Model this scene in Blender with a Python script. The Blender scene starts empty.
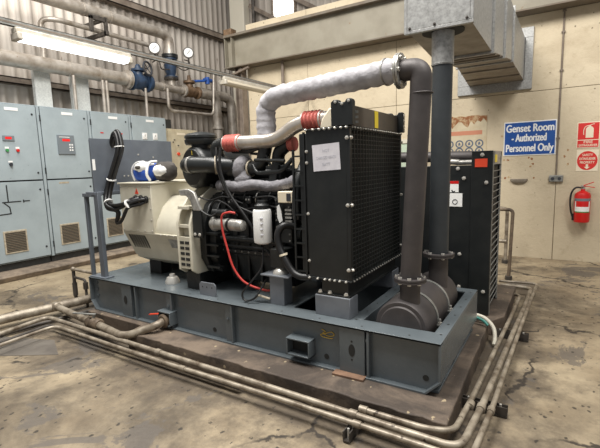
import bpy, bmesh, math, random
from mathutils import Vector, Matrix
random.seed(7)
C = bpy.context.scene.collection
PI = math.pi

# ------------------------------------------------------------------ materials
def lin(c):
    return tuple(((v/255)/12.92 if v/255 <= .04045 else ((v/255+.055)/1.055)**2.4) for v in c) + (1,)
def mat(name, col, rough=.5, metal=0., col2=None, sc=4., lo=.4, hi=.65, spot=None, spsc=30., splo=.62, bump=0., bsc=60., detail=6, stretch=None, coat=0., emit=None):
    m = bpy.data.materials.new(name); m.use_nodes = True
    nt = m.node_tree; N = nt.nodes; L = nt.links
    b = N['Principled BSDF']
    b.inputs['Roughness'].default_value = rough; b.inputs['Metallic'].default_value = metal
    b.inputs['Coat Weight'].default_value = coat
    tc = N.new('ShaderNodeTexCoord'); vec = tc.outputs['Object']
    if stretch:
        mp = N.new('ShaderNodeMapping'); mp.inputs['Scale'].default_value = stretch
        L.new(vec, mp.inputs['Vector']); vec = mp.outputs['Vector']
    out = None
    def noise(s, d=detail, r=.6):
        n = N.new('ShaderNodeTexNoise'); n.inputs['Scale'].default_value = s; n.inputs['Detail'].default_value = d; n.inputs['Roughness'].default_value = r
        L.new(vec, n.inputs['Vector']); return n.outputs['Fac']
    def ramp(f, a, z):
        r = N.new('ShaderNodeMapRange'); r.inputs['From Min'].default_value = a; r.inputs['From Max'].default_value = z
        L.new(f, r.inputs['Value']); return r.outputs['Result']
    def mix(f, a, c):
        x = N.new('ShaderNodeMix'); x.data_type = 'RGBA'
        L.new(f, x.inputs['Factor'])
        if isinstance(a, tuple): x.inputs['A'].default_value = a
        else: L.new(a, x.inputs['A'])
        x.inputs['B'].default_value = c; return x.outputs['Result']
    m['_'] = 0
    out = lin(col)
    if col2: out = mix(ramp(noise(sc), lo, hi), out, lin(col2))
    if spot: out = mix(ramp(noise(spsc, 4), splo, splo+.05), out, lin(spot))
    if isinstance(out, tuple): b.inputs['Base Color'].default_value = out
    else: L.new(out, b.inputs['Base Color'])
    if bump:
        bp = N.new('ShaderNodeBump'); bp.inputs['Strength'].default_value = bump; bp.inputs['Distance'].default_value = .01
        L.new(noise(bsc, 4), bp.inputs['Height']); L.new(bp.outputs['Normal'], b.inputs['Normal'])
    if emit:
        b.inputs['Emission Color'].default_value = lin(emit[0]); b.inputs['Emission Strength'].default_value = emit[1]
    m['_n'] = 0
    return m
M = {}
M['skid'] = mat('skid_grey_paint', (95,102,106), .26, 0, (83,90,94), 3, .4, .7, (122,122,118), 45, .72, .1, 40)
M['block'] = mat('grey_block_paint', (112,116,122), .5, 0, (100,104,110), 6)
M['panel'] = mat('panel_blue_grey', (98,104,112), .45, 0, (86,92,100), 3)
M['cab'] = mat('cabinet_paint', (158,170,175), .4, 0, (143,154,159), 2.2, .4, .75, (112,116,116), 26, .7)
M['cabgap'] = mat('cabinet_dark_gasket', (30,32,34), .8)
M['plinth'] = mat('black_plinth', (34,35,35), .6, 0, (60,58,54), 9, .5, .8)
M['vent'] = mat('vent_tan_metal', (182,172,152), .6, 0, (150,138,118), 20)
M['ventslat'] = mat('vent_slat_brown', (128,118,102), .7)
M['black'] = mat('satin_black', (22,25,26), .38, 0, (32,34,34), 6)
M['blackm'] = mat('engine_black', (19,21,22), .42, 0, (42,43,42), 9, .45, .8, bump=.3, bsc=50)
M['core'] = mat('radiator_core', (16,17,17), .7)
M['rubber'] = mat('black_rubber', (20,20,21), .45)
M['wire'] = mat('black_wire', (48,51,50), .4)
M['tank'] = mat('brown_grey_tank', (84,76,68), .5, 0, (72,66,60), 8)
M['exh'] = mat('exhaust_dark_steel', (78,73,72), .55, .25, (64,60,60), 7, .35, .7, (110,104,100), 60, .72, .1, 60)
M['exh2'] = mat('exhaust_blue_steel', (60,64,67), .5, .25, (50,54,57), 7, .35, .7)
M['wrap'] = mat('grey_wrap_cloth', (178,176,180), .85, 0, (150,148,152), 10, .35, .7, bump=.9, bsc=14)
M['jacket'] = mat('grey_jacket_cloth', (132,130,134), .9, 0, (104,102,106), 18, .35, .7, bump=1., bsc=26)
M['alu'] = mat('brushed_aluminium', (214,206,196), .3, .7, (190,182,172), 8)
M['silver'] = mat('cast_silver', (176,174,168), .4, .5, (130,128,124), 20)
M['steel'] = mat('bolt_steel', (205,202,195), .35, .5)
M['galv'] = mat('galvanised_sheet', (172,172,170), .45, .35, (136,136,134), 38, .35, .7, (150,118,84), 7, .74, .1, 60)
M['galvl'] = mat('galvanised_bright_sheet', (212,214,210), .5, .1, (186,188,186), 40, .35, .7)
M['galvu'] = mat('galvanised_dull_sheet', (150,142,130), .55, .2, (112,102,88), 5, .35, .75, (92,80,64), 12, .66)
M['red'] = mat('red_silicone', (196,106,96), .5, 0, (176,88,80), 30)
M['redp'] = mat('red_paint', (196,24,22), .35)
M['redc'] = mat('red_cable', (180,56,50), .45)
M['orange'] = mat('orange_red_label', (222,74,44), .5)
M['white'] = mat('white_plastic', (232,232,230), .45)
M['paper'] = mat('white_paper', (222,220,226), .8, 0, (208,206,214), 12)
M['pencil'] = mat('faint_pencil', (182,182,192), .8)
M['ink'] = mat('dark_ink', (48,50,56), .7)
M['beige'] = mat('alternator_beige', (202,197,180), .42, 0, (188,182,164), 4)
M['beige2'] = mat('cabinet_beige', (196,186,160), .5, 0, (178,166,140), 5)
M['slot'] = mat('dark_slot', (38,38,36), .8)
M['blue'] = mat('blue_valve_paint', (46,66,92), .5, 0, (34,46,64), 14, .4, .7)
M['bluep'] = mat('blue_bright_paint', (38,84,164), .5)
M['bluec'] = mat('blue_cloth', (38,84,178), .8, 0, (26,58,140), 14, bump=.5, bsc=20)
M['whitec'] = mat('white_cloth', (226,226,224), .85, 0, (196,196,196), 12, bump=.6, bsc=20)
M['greyc'] = mat('dark_grey_cloth', (74,70,66), .9, 0, (58,54,52), 12, bump=.5, bsc=20)
M['wpipe'] = mat('weathered_silver_pipe', (184,177,168), .4, .4, (136,125,112), 5, .38, .7, (120,88,62), 18, .68, .1, 40)
M['fpipe'] = mat('stained_floor_pipe', (164,154,138), .45, .3, (98,86,72), 7, .38, .66, (66,56,46), 16, .64, .15, 40)
M['fpipe2'] = mat('rusty_floor_pipe', (120,104,86), .6, .1, (70,58,46), 9, .35, .65)
M['dpipe'] = mat('dark_grimy_pipe', (84,78,72), .6, .2, (48,44,40), 9, .35, .7)
M['brown'] = mat('brown_bronze_valve', (122,98,74), .55, .2, (84,64,46), 14)
M['strut'] = mat('strut_grey', (146,146,142), .5, .2, (112,112,108), 12)
M['girt'] = mat('girt_brown_grey', (132,120,108), .7, 0, (96,84,74), 5, .35, .7)
M['beam'] = mat('beam_dull_beige', (142,136,121), .6, 0, (124,117,102), 2, .4, .7, (128,104,78), 5, .68)
M['flange'] = mat('beam_flange_grime', (112,104,92), .7, 0, (104,92,78), 4)
M['lamp'] = mat('fluorescent_tube', (255,255,255), .4, emit=((250,253,255), 4.))
M['lampb'] = mat('lamp_housing', (196,190,178), .5, 0, (176,168,152), 6)
M['lampoff'] = mat('lamp_diffuser_off', (206,196,176), .4)
M['winglow'] = mat('daylight_pane', (255,255,255), .4, emit=((255,253,250), 3.0))
M['disp'] = mat('red_display', (200,30,30), .4, emit=((220,30,30), .6))
M['ctrl'] = mat('controller_grey', (112,120,126), .45)
M['yellow'] = mat('yellow_label', (226,200,46), .5)
M['chalk'] = mat('yellow_chalk', (196,164,70), .8)
M['green'] = mat('green_lamp', (60,140,80), .4)
M['teal'] = mat('teal_cable', (70,140,130), .5)
M['wood'] = mat('reddish_wood', (126,98,78), .75, 0, (100,76,60), 10)
M['signblue'] = mat('sign_blue', (30,76,150), .4, 0, (36,84,158), 6)
M['signred'] = mat('sign_red', (206,44,40), .45)
M['signcream'] = mat('sign_cream', (226,214,190), .6)
M['poster'] = mat('aged_poster', (206,194,166), .7, 0, (192,176,146), 5)
M['posterred'] = mat('faded_red_print', (196,132,104), .7)
M['picto'] = mat('slate_pictogram', (92,102,118), .6)
M['rust'] = mat('rust_stain', (142,92,56), .8, 0, (186,160,124), 16, .45, .6)
M['curb'] = mat('curb_concrete', (136,122,106), .85, 0, (92,82,72), 5, .4, .65, (160,146,126), 14, .66, .6, 30)
M['glasspale'] = mat('pale_green_glass', (186,200,180), .25)
M['frame'] = mat('frame_pale', (206,200,184), .5)
M['chalkline'] = mat('mimic_line_black', (28,30,32), .6)

def concrete(name, c1, c2, c3, pit, crack=True, big=.5, stain_lo=.55, rough=.7, dens=.12, plinth_dark=False):
    m = bpy.data.materials.new(name); m.use_nodes = True
    nt = m.node_tree; N = nt.nodes; L = nt.links; b = N['Principled BSDF']
    tc = N.new('ShaderNodeTexCoord'); v = tc.outputs['Object']
    def noise(s, d=8, r=.62, dist=0):
        n = N.new('ShaderNodeTexNoise'); n.inputs['Scale'].default_value = s; n.inputs['Detail'].default_value = d
        n.inputs['Roughness'].default_value = r; n.inputs['Distortion'].default_value = dist; L.new(v, n.inputs['Vector']); return n
    def rng(f, a, z, o0=0, o1=1):
        r = N.new('ShaderNodeMapRange'); r.inputs['From Min'].default_value = a; r.inputs['From Max'].default_value = z
        r.inputs['To Min'].default_value = o0; r.inputs['To Max'].default_value = o1; L.new(f, r.inputs['Value']); return r.outputs['Result']
    def mix(f, a, c):
        x = N.new('ShaderNodeMix'); x.data_type = 'RGBA'; L.new(f, x.inputs['Factor'])
        if isinstance(a, tuple): x.inputs['A'].default_value = a
        else: L.new(a, x.inputs['A'])
        x.inputs['B'].default_value = c; return x.outputs['Result']
    def mul(a, c):
        x = N.new('ShaderNodeMath'); x.operation = 'MULTIPLY'; L.new(a, x.inputs[0])
        if isinstance(c, float): x.inputs[1].default_value = c
        else: L.new(c, x.inputs[1])
        return x.outputs[0]
    out = mix(rng(noise(1.6).outputs['Fac'], .38, .66), lin(c1), lin(c2))
    out = mix(rng(noise(big, 9, .66, .4).outputs['Fac'], stain_lo, stain_lo+.12, 0, .85), out, lin(c3))
    out = mix(rng(noise(9, 8, .7).outputs['Fac'], .55, .72, 0, .6), out, lin(c3))
    if plinth_dark:      # darker brown tone on the ground round the plinth, ragged edge
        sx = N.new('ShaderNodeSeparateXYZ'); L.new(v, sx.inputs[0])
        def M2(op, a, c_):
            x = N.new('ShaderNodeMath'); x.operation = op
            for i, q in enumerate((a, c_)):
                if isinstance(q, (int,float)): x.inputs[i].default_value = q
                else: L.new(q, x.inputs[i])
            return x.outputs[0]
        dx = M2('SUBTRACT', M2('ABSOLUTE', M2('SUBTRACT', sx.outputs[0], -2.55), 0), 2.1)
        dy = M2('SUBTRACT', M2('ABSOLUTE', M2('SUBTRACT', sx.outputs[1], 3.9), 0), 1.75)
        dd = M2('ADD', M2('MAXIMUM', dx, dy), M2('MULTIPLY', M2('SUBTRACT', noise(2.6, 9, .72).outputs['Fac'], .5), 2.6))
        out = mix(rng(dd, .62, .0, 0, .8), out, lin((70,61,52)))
        out = mix(rng(noise(1.15, 7, .68, .8).outputs['Fac'], .565, .585, 0, .75), out, lin((90,84,78)))
    # scattered pock marks: sparse cells only
    vo = N.new('ShaderNodeTexVoronoi'); vo.inputs['Scale'].default_value = 16; mpv = N.new('ShaderNodeMapping'); mpv.inputs['Scale'].default_value = (1,.7,1); mpv.inputs['Rotation'].default_value = (0,0,.5); L.new(v, mpv.inputs['Vector']); L.new(mpv.outputs[0], vo.inputs['Vector'])
    n2 = noise(26, 4, .65)
    ad = N.new('ShaderNodeMath'); ad.operation = 'MULTIPLY_ADD'; L.new(n2.outputs['Fac'], ad.inputs[0]); ad.inputs[1].default_value = .9; L.new(vo.outputs['Distance'], ad.inputs[2])
    pm = rng(ad.outputs[0], .56, .62, 1, 0)
    sel = N.new('ShaderNodeSeparateColor'); L.new(vo.outputs['Color'], sel.inputs[0])
    pm = mul(pm, rng(sel.outputs[0], dens, dens+.02, 1, 0))
    out = mix(mul(pm, .85), out, lin(pit))
    hgt = pm
    if crack:
        dn = noise(2.2, 5, .6)
        mx = N.new('ShaderNodeVectorMath'); mx.operation = 'SCALE'; L.new(dn.outputs['Color'], mx.inputs[0]); mx.inputs['Scale'].default_value = .5
        av = N.new('ShaderNodeVectorMath'); av.operation = 'ADD'; L.new(v, av.inputs[0]); L.new(mx.outputs[0], av.inputs[1])
        vc = N.new('ShaderNodeTexVoronoi'); vc.feature = 'DISTANCE_TO_EDGE'; vc.inputs['Scale'].default_value = .62; L.new(av.outputs[0], vc.inputs['Vector'])
        cr = rng(vc.outputs['Distance'], .005, .014, 1, 0)
        cr = mul(cr, rng(noise(1.1, 3).outputs['Fac'], .44, .5))
        out = mix(mul(cr, .95), out, lin((46,40,34)))
    L.new(out, b.inputs['Base Color']); b.inputs['Roughness'].default_value = rough
    bp = N.new('ShaderNodeBump'); bp.inputs['Strength'].default_value = .6; bp.inputs['Distance'].default_value = .01
    L.new(noise(22, 6).outputs['Fac'], bp.inputs['Height']); L.new(bp.outputs['Normal'], b.inputs['Normal'])
    return m
M['floor'] = concrete('worn_concrete_floor', (168,153,127), (128,113,91), (74,65,54), (40,35,30), True, .55, .49, .6, .75, plinth_dark=True)
M['wallb'] = concrete('stained_beige_wall', (202,188,162), (192,178,152), (172,156,130), (96,84,66), False, .45, .6, .75, .07)
M['pad'] = concrete('oily_plinth_concrete', (112,98,84), (90,78,68), (58,50,44), (164,148,120), False, 1.9, .47, .7, .2)
M['patch'] = mat('dark_floor_repair', (104,98,90), .6, 0, (84,78,72), 5, .4, .7, (150,136,114), 22, .66)
M['joint'] = mat('floor_joint_dark', (104,92,76), .8)
M['corr'] = mat('corrugated_sheet', (186,178,168), .6, 0, (158,148,138), 1.2, .4, .7, (120,108,96), 5, .68, stretch=(1,1,.25))

# ------------------------------------------------------------------ mesh builder
class MB:
    def __init__(s): s.bm = bmesh.new(); s.mi = 0
    def _f(s, vs):
        try: f = s.bm.faces.new(vs); f.material_index = s.mi; f.smooth = True; return f
        except ValueError: return None
    def box(s, a, b):
        x0,x1 = sorted((a[0],b[0])); y0,y1 = sorted((a[1],b[1])); z0,z1 = sorted((a[2],b[2]))
        v = [s.bm.verts.new(p) for p in ((x0,y0,z0),(x1,y0,z0),(x1,y1,z0),(x0,y1,z0),(x0,y0,z1),(x1,y0,z1),(x1,y1,z1),(x0,y1,z1))]
        for f in ((3,2,1,0),(4,5,6,7),(0,1,5,4),(1,2,6,5),(2,3,7,6),(3,0,4,7)): s._f([v[i] for i in f])
        return s
    def obox(s, c, sz, rot):            # oriented box
        R = rot.to_matrix() if hasattr(rot,'to_matrix') else rot
        v = []
        for k in ((-1,-1,-1),(1,-1,-1),(1,1,-1),(-1,1,-1),(-1,-1,1),(1,-1,1),(1,1,1),(-1,1,1)):
            v.append(s.bm.verts.new(Vector(c)+R@Vector((k[0]*sz[0]/2,k[1]*sz[1]/2,k[2]*sz[2]/2))))
        for f in ((3,2,1,0),(4,5,6,7),(0,1,5,4),(1,2,6,5),(2,3,7,6),(3,0,4,7)): s._f([v[i] for i in f])
        return s
    def prism(s, poly, ax, lo, hi):     # poly in the two other axes (order xy / xz / yz)
        def P(p, t):
            return {'x': (t,p[0],p[1]), 'y': (p[0],t,p[1]), 'z': (p[0],p[1],t)}[ax]
        a = [s.bm.verts.new(P(p,lo)) for p in poly]; b = [s.bm.verts.new(P(p,hi)) for p in poly]
        n = len(poly); s._f(a[::-1]); s._f(b)
        for i in range(n): s._f([a[i],a[(i+1)%n],b[(i+1)%n],b[i]])
        return s
    def rings(s, rr, cap=True, close=False):
        vs = [[s.bm.verts.new(p) for p in r] for r in rr]; n = len(vs[0])
        k = len(vs) if close else len(vs)-1
        for i in range(k):
            A, B = vs[i], vs[(i+1)%len(vs)]
            for j in range(n): s._f([A[j],A[(j+1)%n],B[(j+1)%n],B[j]])
        if cap and not close: s._f(vs[0][::-1]); s._f(vs[-1])
        return s
    def lathe(s, o, ax, prof, seg=24, cap=True):
        ax = Vector(ax).normalized(); u = ax.orthogonal().normalized(); w = ax.cross(u); o = Vector(o)
        rr = [[o+ax*d+(u*math.cos(2*PI*j/seg)+w*math.sin(2*PI*j/seg))*max(r,1e-4) for j in range(seg)] for d, r in prof]
        return s.rings(rr, cap)
    def cyl(s, a, b, r, r2=None, seg=20):
        a = Vector(a); b = Vector(b); d = (b-a).length
        return s.lathe(a, b-a, [(0,r),(d,r if r2 is None else r2)], seg)
    def tube(s, pts, r, seg=12, bend=0., close=False, wob=0.):
        pts = [Vector(p) for p in pts]
        if bend:
            q = [pts[0]]
            for i in range(1, len(pts)-1):
                p = pts[i]; d0 = pts[i-1]-p; d1 = pts[i+1]-p
                t = min(bend, d0.length*.49, d1.length*.49)
                A = p+d0.normalized()*t; B = p+d1.normalized()*t
                for k in range(9):
                    u = k/8; q.append(A*(1-u)**2+p*2*u*(1-u)+B*u*u)
            q.append(pts[-1]); pts = q
        n = len(pts); T = []
        for i in range(n):
            a = pts[(i-1)%n] if (close or i > 0) else pts[0]; b = pts[(i+1)%n] if (close or i < n-1) else pts[-1]
            T.append((b-a).normalized())
        u = T[0].orthogonal().normalized(); rr = []
        for i in range(n):
            u = (u-T[i]*u.dot(T[i])).normalized(); w = T[i].cross(u)
            R = r[i] if isinstance(r, (list,tuple)) else r
            if wob: R = R*(1+random.uniform(-wob, wob))
            rr.append([pts[i]+(u*math.cos(2*PI*j/seg)+w*math.sin(2*PI*j/seg))*R for j in range(seg)])
        return s.rings(rr, True, close)
    def curve(s, pts, r, seg=10, n=8, wob=0.):   # catmull-rom tube
        P = [Vector(p) for p in pts]; P = [P[0]*2-P[1]]+P+[P[-1]*2-P[-2]]; q = []
        for i in range(1, len(P)-2):
            for k in range(n):
                t = k/n; a,b,c,d = P[i-1:i+3]
                q.append(.5*((2*b)+(c-a)*t+(2*a-5*b+4*c-d)*t*t+(3*b-a-3*c+d)*t**3))
        q.append(P[-2]); return s.tube(q, r, seg, wob=wob)
    def ring(s, c, ax, R, r, seg=28, rs=8):
        ax = Vector(ax).normalized(); u = ax.orthogonal().normalized(); w = ax.cross(u)
        return s.tube([Vector(c)+(u*math.cos(2*PI*k/seg)+w*math.sin(2*PI*k/seg))*R for k in range(seg)], r, rs, close=True)
    def band(s, c, ax, R, w, t=.006, seg=28):
        ax = Vector(ax).normalized(); c = Vector(c)
        return s.lathe(c-ax*w/2, ax, [(0,R),(0,R+t),(w,R+t),(w,R)], seg)
    def sphere(s, c, r, sx=1, sy=1, sz=1, seg=16):
        rr = []; c = Vector(c)
        for i in range(1, seg//2):
            a = PI*i/(seg//2)
            rr.append([c+Vector((sx*r*math.sin(a)*math.cos(2*PI*j/seg), sy*r*math.sin(a)*math.sin(2*PI*j/seg), -sz*r*math.cos(a))) for j in range(seg)])
        return s.rings(rr)
def link(name, mb, m, parent=None, bev=0., label=None, origin=None):
    me = bpy.data.meshes.new(name)
    o = bpy.data.objects.new(name, me); C.objects.link(o)
    base = parent.get('_w') if parent else None
    off = Vector(base) if base else Vector((0,0,0))
    if parent is None and origin is not None: off = Vector(origin); o.location = off
    bmesh.ops.recalc_face_normals(mb.bm, faces=mb.bm.faces)
    for v in mb.bm.verts: v.co -= off
    mb.bm.to_mesh(me); mb.bm.free()
    for k in (m if isinstance(m, (list,tuple)) else [m]): me.materials.append(M[k])
    me.set_sharp_from_angle(angle=math.radians(38))
    if parent: o.parent = parent; o['_w'] = list(off)
    else: o['_w'] = list(off)
    if bev:
        b = o.modifiers.new('bevel', 'BEVEL'); b.width = bev; b.segments = 2; b.limit_method = 'ANGLE'; b.angle_limit = math.radians(50)
    if label: o['label'] = label
    return o
def thing(name, loc, label, cat, group=None):
    o = bpy.data.objects.new(name, None); C.objects.link(o); o.location = loc; o['_w'] = list(loc)
    o.empty_display_size = .1
    o['label'] = label; o['category'] = cat
    if group: o['group'] = group
    return o
def solo(name, mb, m, label, cat, origin, bev=0., group=None):
    o = link(name, mb, m, None, bev, label, origin); o['category'] = cat
    if group: o['group'] = group
    return o
def struct(name, mb, m, bev=0., parent=None):
    o = link(name, mb, m, parent, bev)
    if parent is None: o['kind'] = 'structure'
    return o
def B(a, b): return MB().box(a, b)
_bolt = {}
def bolts(parent, pts, n, r=.012, h=.012, m='steel', name='bolt'):
    key = (tuple(n), r, h, m)
    for p in pts:
        if key not in _bolt:
            mb = MB(); mb.lathe((0,0,0), n, [(-.004,r*1.35),(.004,r*1.35),(.004,r),(h,r),(h*1.15,r*.6)], 6 if r > .006 else 8)
            o = link(name, mb, m); _bolt[key] = o.data
        else:
            o = bpy.data.objects.new(name, _bolt[key]); C.objects.link(o)
        o.parent = parent; o.location = Vector(p)-Vector(parent['_w'])
def text(parent, s, size, loc, rot, m, thick=.0, name='lettering', ext=.001, width=None, align='CENTER'):
    cu = bpy.data.curves.new('t', 'FONT'); cu.body = s; cu.size = size; cu.align_x = align; cu.align_y = 'CENTER'
    cu.extrude = ext; cu.space_line = .95
    t = bpy.data.objects.new('t', cu); C.objects.link(t)
    bpy.context.view_layer.update()
    me = bpy.data.meshes.new_from_object(t.evaluated_get(bpy.context.evaluated_depsgraph_get()))
    bpy.data.objects.remove(t); bpy.data.curves.remove(cu)
    if width:
        xs = [v.co.x for v in me.vertices]; w = max(xs)-min(xs)
        for v in me.vertices: v.co.x *= width/w
    if thick:       # bolder strokes: the same letters laid again a stroke-width aside
        b2 = bmesh.new(); b2.from_mesh(me); src = b2.verts[:]+b2.edges[:]+b2.faces[:]
        for k, (dx, dy) in enumerate(((thick,0),(-thick,0),(0,thick*.7),(0,-thick*.7))):
            g_ = bmesh.ops.duplicate(b2, geom=src)['geom']
            for v in g_:
                if isinstance(v, bmesh.types.BMVert): v.co += Vector((dx,dy,-.0001*(k+1)))
        b2.to_mesh(me); b2.free()
    me.name = name
    me.materials.clear(); me.materials.append(M[m])
    o = bpy.data.objects.new(name, me); C.objects.link(o); o.parent = parent
    o.location = Vector(loc)-Vector(parent['_w']); o.rotation_euler = rot; return o
FRONT = (PI/2,0,0)          # text facing -Y
EAST = (PI/2,0,PI/2)        # text facing +X

# ------------------------------------------------------------------ shell
YB = 7.7
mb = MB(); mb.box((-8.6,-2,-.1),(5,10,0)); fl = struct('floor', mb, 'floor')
def corrugate(ax, at, lo, hi, z0, z1, pitch=.2, d=.04):
    prof = []; t = lo
    while t < hi:
        prof += [(t,0),(t+pitch*.55,0),(t+pitch*.65,d),(t+pitch*.9,d)]; t += pitch
    back = [(t, -.01)]+[(lo, -.01)]
    mb = MB(); a = []; b = []
    for (u,w) in prof:
        p = (at+w, u) if ax == 'y' else (u, at-w)
        a.append(mb.bm.verts.new((p[0],p[1],z0))); b.append(mb.bm.verts.new((p[0],p[1],z1)))
    for i in range(len(a)-1): mb._f([a[i],a[i+1],b[i+1],b[i]])
    for f in mb.bm.faces: f.smooth = False
    return mb
def corr_wall(name, *a):
    o = link(name, corrugate(*a), 'corr'); o['kind'] = 'structure'
    s = o.modifiers.new('thickness', 'SOLIDIFY'); s.thickness = .008; return o
corr_wall('wall_left', 'y', -8.45, -2, 9.9, 0, 7.6)
corr_wall('wall_rear', 'x', 9.85, -8.4, 4.8, 0, 7.6)
# beige panelled wall, real joints between the panels
mb = MB()
xs = [-6.1,-4.55,-2.68,-.115,1.9,5.0]; zs = [0,2.64,3.78,4.7]; g = .0035
for i in range(len(xs)-1):
    for j in range(len(zs)-1): mb.box((xs[i]+g,YB,zs[j]+(g if j else 0)),(xs[i+1]-g,YB+.16,zs[j+1]-g))
struct('wall_back', mb, 'wallb', .004)
mb = B((-6.1,YB+.012,0),(5,YB+.14,4.68)); struct('trim_1', mb, 'joint')
# girts on the corrugated wall
for k, (z, h) in enumerate(((5.22,.16),(3.24,.12))):
    mb = MB(); mb.box((-8.41,0,z-h/2),(-8.26,9.8,z-h/2+.02)); mb.box((-8.41,0,z+h/2-.02),(-8.26,9.8,z+h/2)); mb.box((-8.28,0,z-h/2),(-8.26,9.8,z+h/2))
    struct('trim_%d' % (k+2), mb, 'girt')
mb = B((-8.1,9.55,0),(-7.6,9.8,7.6)); struct('trim_4', mb, 'frame', .01)
# bright window high in the rear wall
mb = MB()
mb.box((-6.75,9.76,5.35),(-6.1,9.8,7.3)); wn = struct('window_1', mb, 'winglow')
mb = MB()
for x in (-6.78,-6.08): mb.box((x-.03,9.72,5.3),(x+.03,9.79,7.3))
mb.box((-6.8,9.72,5.29),(-6.05,9.79,5.35)); link('window_frame', mb, 'girt', wn)
mb = MB()
for z, s in ((5.75,0),(6.6,0)):
    mb.box((-5.4,9.6,z),(4.8,9.74,z+.14))
struct('trim_5', mb, 'girt')
mb = MB(); mb.obox((-7.0,9.68,5.66),(1.15,.08,.1), Matrix.Rotation(math.radians(31),3,'Y')); mb.obox((-5.5,9.68,5.5),(1.5,.08,.1), Matrix.Rotation(math.radians(31),3,'Y'))
struct('trim_6', mb, 'girt')
# floor joints and repairs (real shallow strips)
mb = MB()
mb.box((-8.3,1.35,-.002),(-4.5,1.37,.003))
struct('trim_7', mb, 'joint')
mb = MB(); random.seed(3)
def blob(cx, cy, rx, ry, ang=0, n=22, z=.0035):
    vs = []
    for k in range(n):
        a = 2*PI*k/n; r = 1+random.uniform(-.28,.22)
        x = rx*r*math.cos(a); y = ry*r*math.sin(a); c, s_ = math.cos(ang), math.sin(ang)
        vs.append((cx+x*c-y*s_, cy+x*s_+y*c))
    mb.prism(vs, 'z', -.002, z)
mb.prism([(-5.35,1.62),(-4.6,1.85),(-4.12,2.02),(-3.75,1.86),(-4.35,1.5),(-5.0,1.3)], 'z', -.002, .0035)
struct('trim_8', mb, 'patch')

# ------------------------------------------------------------------ plinths
mb = MB(); mb.prism([(-4.22,2.44),(-3.35,2.44),(-3.3,2.25),(-.49,2.25),(-.52,3.98),(-4.22,3.98)], 'z', 0, .15)
bmesh.ops.subdivide_edges(mb.bm, edges=[e for e in mb.bm.edges if abs(e.verts[0].co.z-e.verts[1].co.z) < .01 and e.calc_length() > 1], cuts=40)
for v in mb.bm.verts:
    if v.co.y < 2.3 or v.co.x > -.54:
        v.co.y += random.uniform(0,.02); v.co.x -= random.uniform(0,.008)
solo('concrete_plinth', mb, 'pad', 'oil-stained concrete plinth under the near grey steel skid', 'plinth', (-2.3,3,0), .008)
mb = MB(); mb.prism([(-4.3,4.05),(-.5,4.05),(-.42,4.2),(-.42,5.3),(-4.3,5.3)], 'z', 0, .15)
solo('concrete_plinth', mb, 'pad', 'low concrete plinth under the black generator behind, edge showing right of its radiator', 'plinth', (-2.3,4.7,0), .008)
mb = MB(); mb.prism([(-8.3,0.0),(-7.62,0),(-7.02,0),(-6.98,.08),(-7.04,.11),(-8.3,.11)], 'y', .2, 7.4)
solo('concrete_curb', mb, 'curb', 'rough concrete curb the row of electrical cabinets stands on', 'curb', (-7.6,3.8,0), .008)
solo('wood_block', MB().obox((-1.2,2.485,.158),(.23,.07,.016), Matrix.Rotation(math.radians(2),3,'Z')), 'wood', 'thin reddish wood scrap lying on the plinth edge under the skid', 'wood scrap', (-1.2,2.485,.15), .002)

# ------------------------------------------------------------------ skid
X0, X1, Y0, Y1, ZB, ZT = -4.25, -.59, 2.5, 3.76, .15, .5
sk = thing('steel_skid', (-2.4,3.13,.15), 'long grey painted steel skid base carrying the near generator set', 'skid')
def chan(poly_x0, chamfer=True): pass
def side_beam(y_web, y_out, nm):
    mb = MB()
    mb.prism([(X0+.08,ZB),(X1-.09,ZB),(X1,ZB+.09),(X1,ZT),(X0,ZT),(X0,ZB+.1)], 'y', y_web, y_web+.012)
    lo, hi = sorted((y_out, y_web))
    mb.box((X0,min(y_out,y_web)-0,ZT-.012),(X1,max(y_out,y_web)+.012,ZT))
    mb.box((X0+.08,lo,ZB),(X1-.09,hi+.012,ZB+.014))
    # sloped lower flange pieces at both ends
    mb.prism([(X1-.09,ZB),(X1,ZB+.09),(X1,ZB+.108),(X1-.096,ZB+.014)], 'y', lo, hi+.012)
    mb.prism([(X0+.08,ZB),(X0+.086,ZB+.014),(X0,ZB+.118),(X0,ZB+.1)], 'y', lo, hi+.012)
    mb.box((X0,lo,ZB+.1),(X0+.014,hi+.012,ZT))
    return link(nm, mb, 'skid', sk, .002)
nb = side_beam(Y0+.045, Y0, 'side_beam'); side_beam(Y1-.05, Y1, 'side_beam')
# top strips and deck
mb = MB(); z0, z1 = ZT-.012, ZT+.002
mb.box((X0,Y0,z0),(-1.76,Y1,z1)); link('deck_plate', mb, 'skid', sk, .002)
link('top_strip', MB().prism([(-1.76,Y0),(X1,Y0),(X1,Y0+.17),(-1.26,Y0+.17),(-1.26,Y0+.3),(-1.55,Y0+.3),(-1.55,Y0+.17),(-1.76,Y0+.17)], 'z', z0, z1), 'skid', sk, .002); link('top_strip', B((-1.76,Y1-.09,z0),(X1,Y1,z1)), 'skid', sk, .002)
mb = MB(); mb.box((-1.26,Y0+.17,z0-.1),(-1.17,Y1-.09,z1)); link('cross_member', mb, 'skid', sk, .003)
mb = MB(); mb.box((X1-.08,Y0+.17,z0),(X1,Y1-.09,z1)); mb.box((X1-.014,Y0+.002,ZB+.09),(X1+.001,Y1-.002,z0-.0005)); mb.box((X1-.08,Y0+.05,ZB+.0),(X1-.02,Y1-.05,ZB+.02)); link('end_beam', mb, 'skid', sk, .002)
mb = MB(); mb.box((X0,Y0+.05,ZB+.1),(X0+.014,Y1-.05,ZT)); link('end_beam', mb, 'skid', sk, .002)
mb = MB(); mb.box((X0+.1,Y0+.06,ZB),(X1-.1,Y1-.06,ZB+.012)); link('floor_pan', mb, 'skid', sk)
for x in (-1.0,): pass
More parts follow.
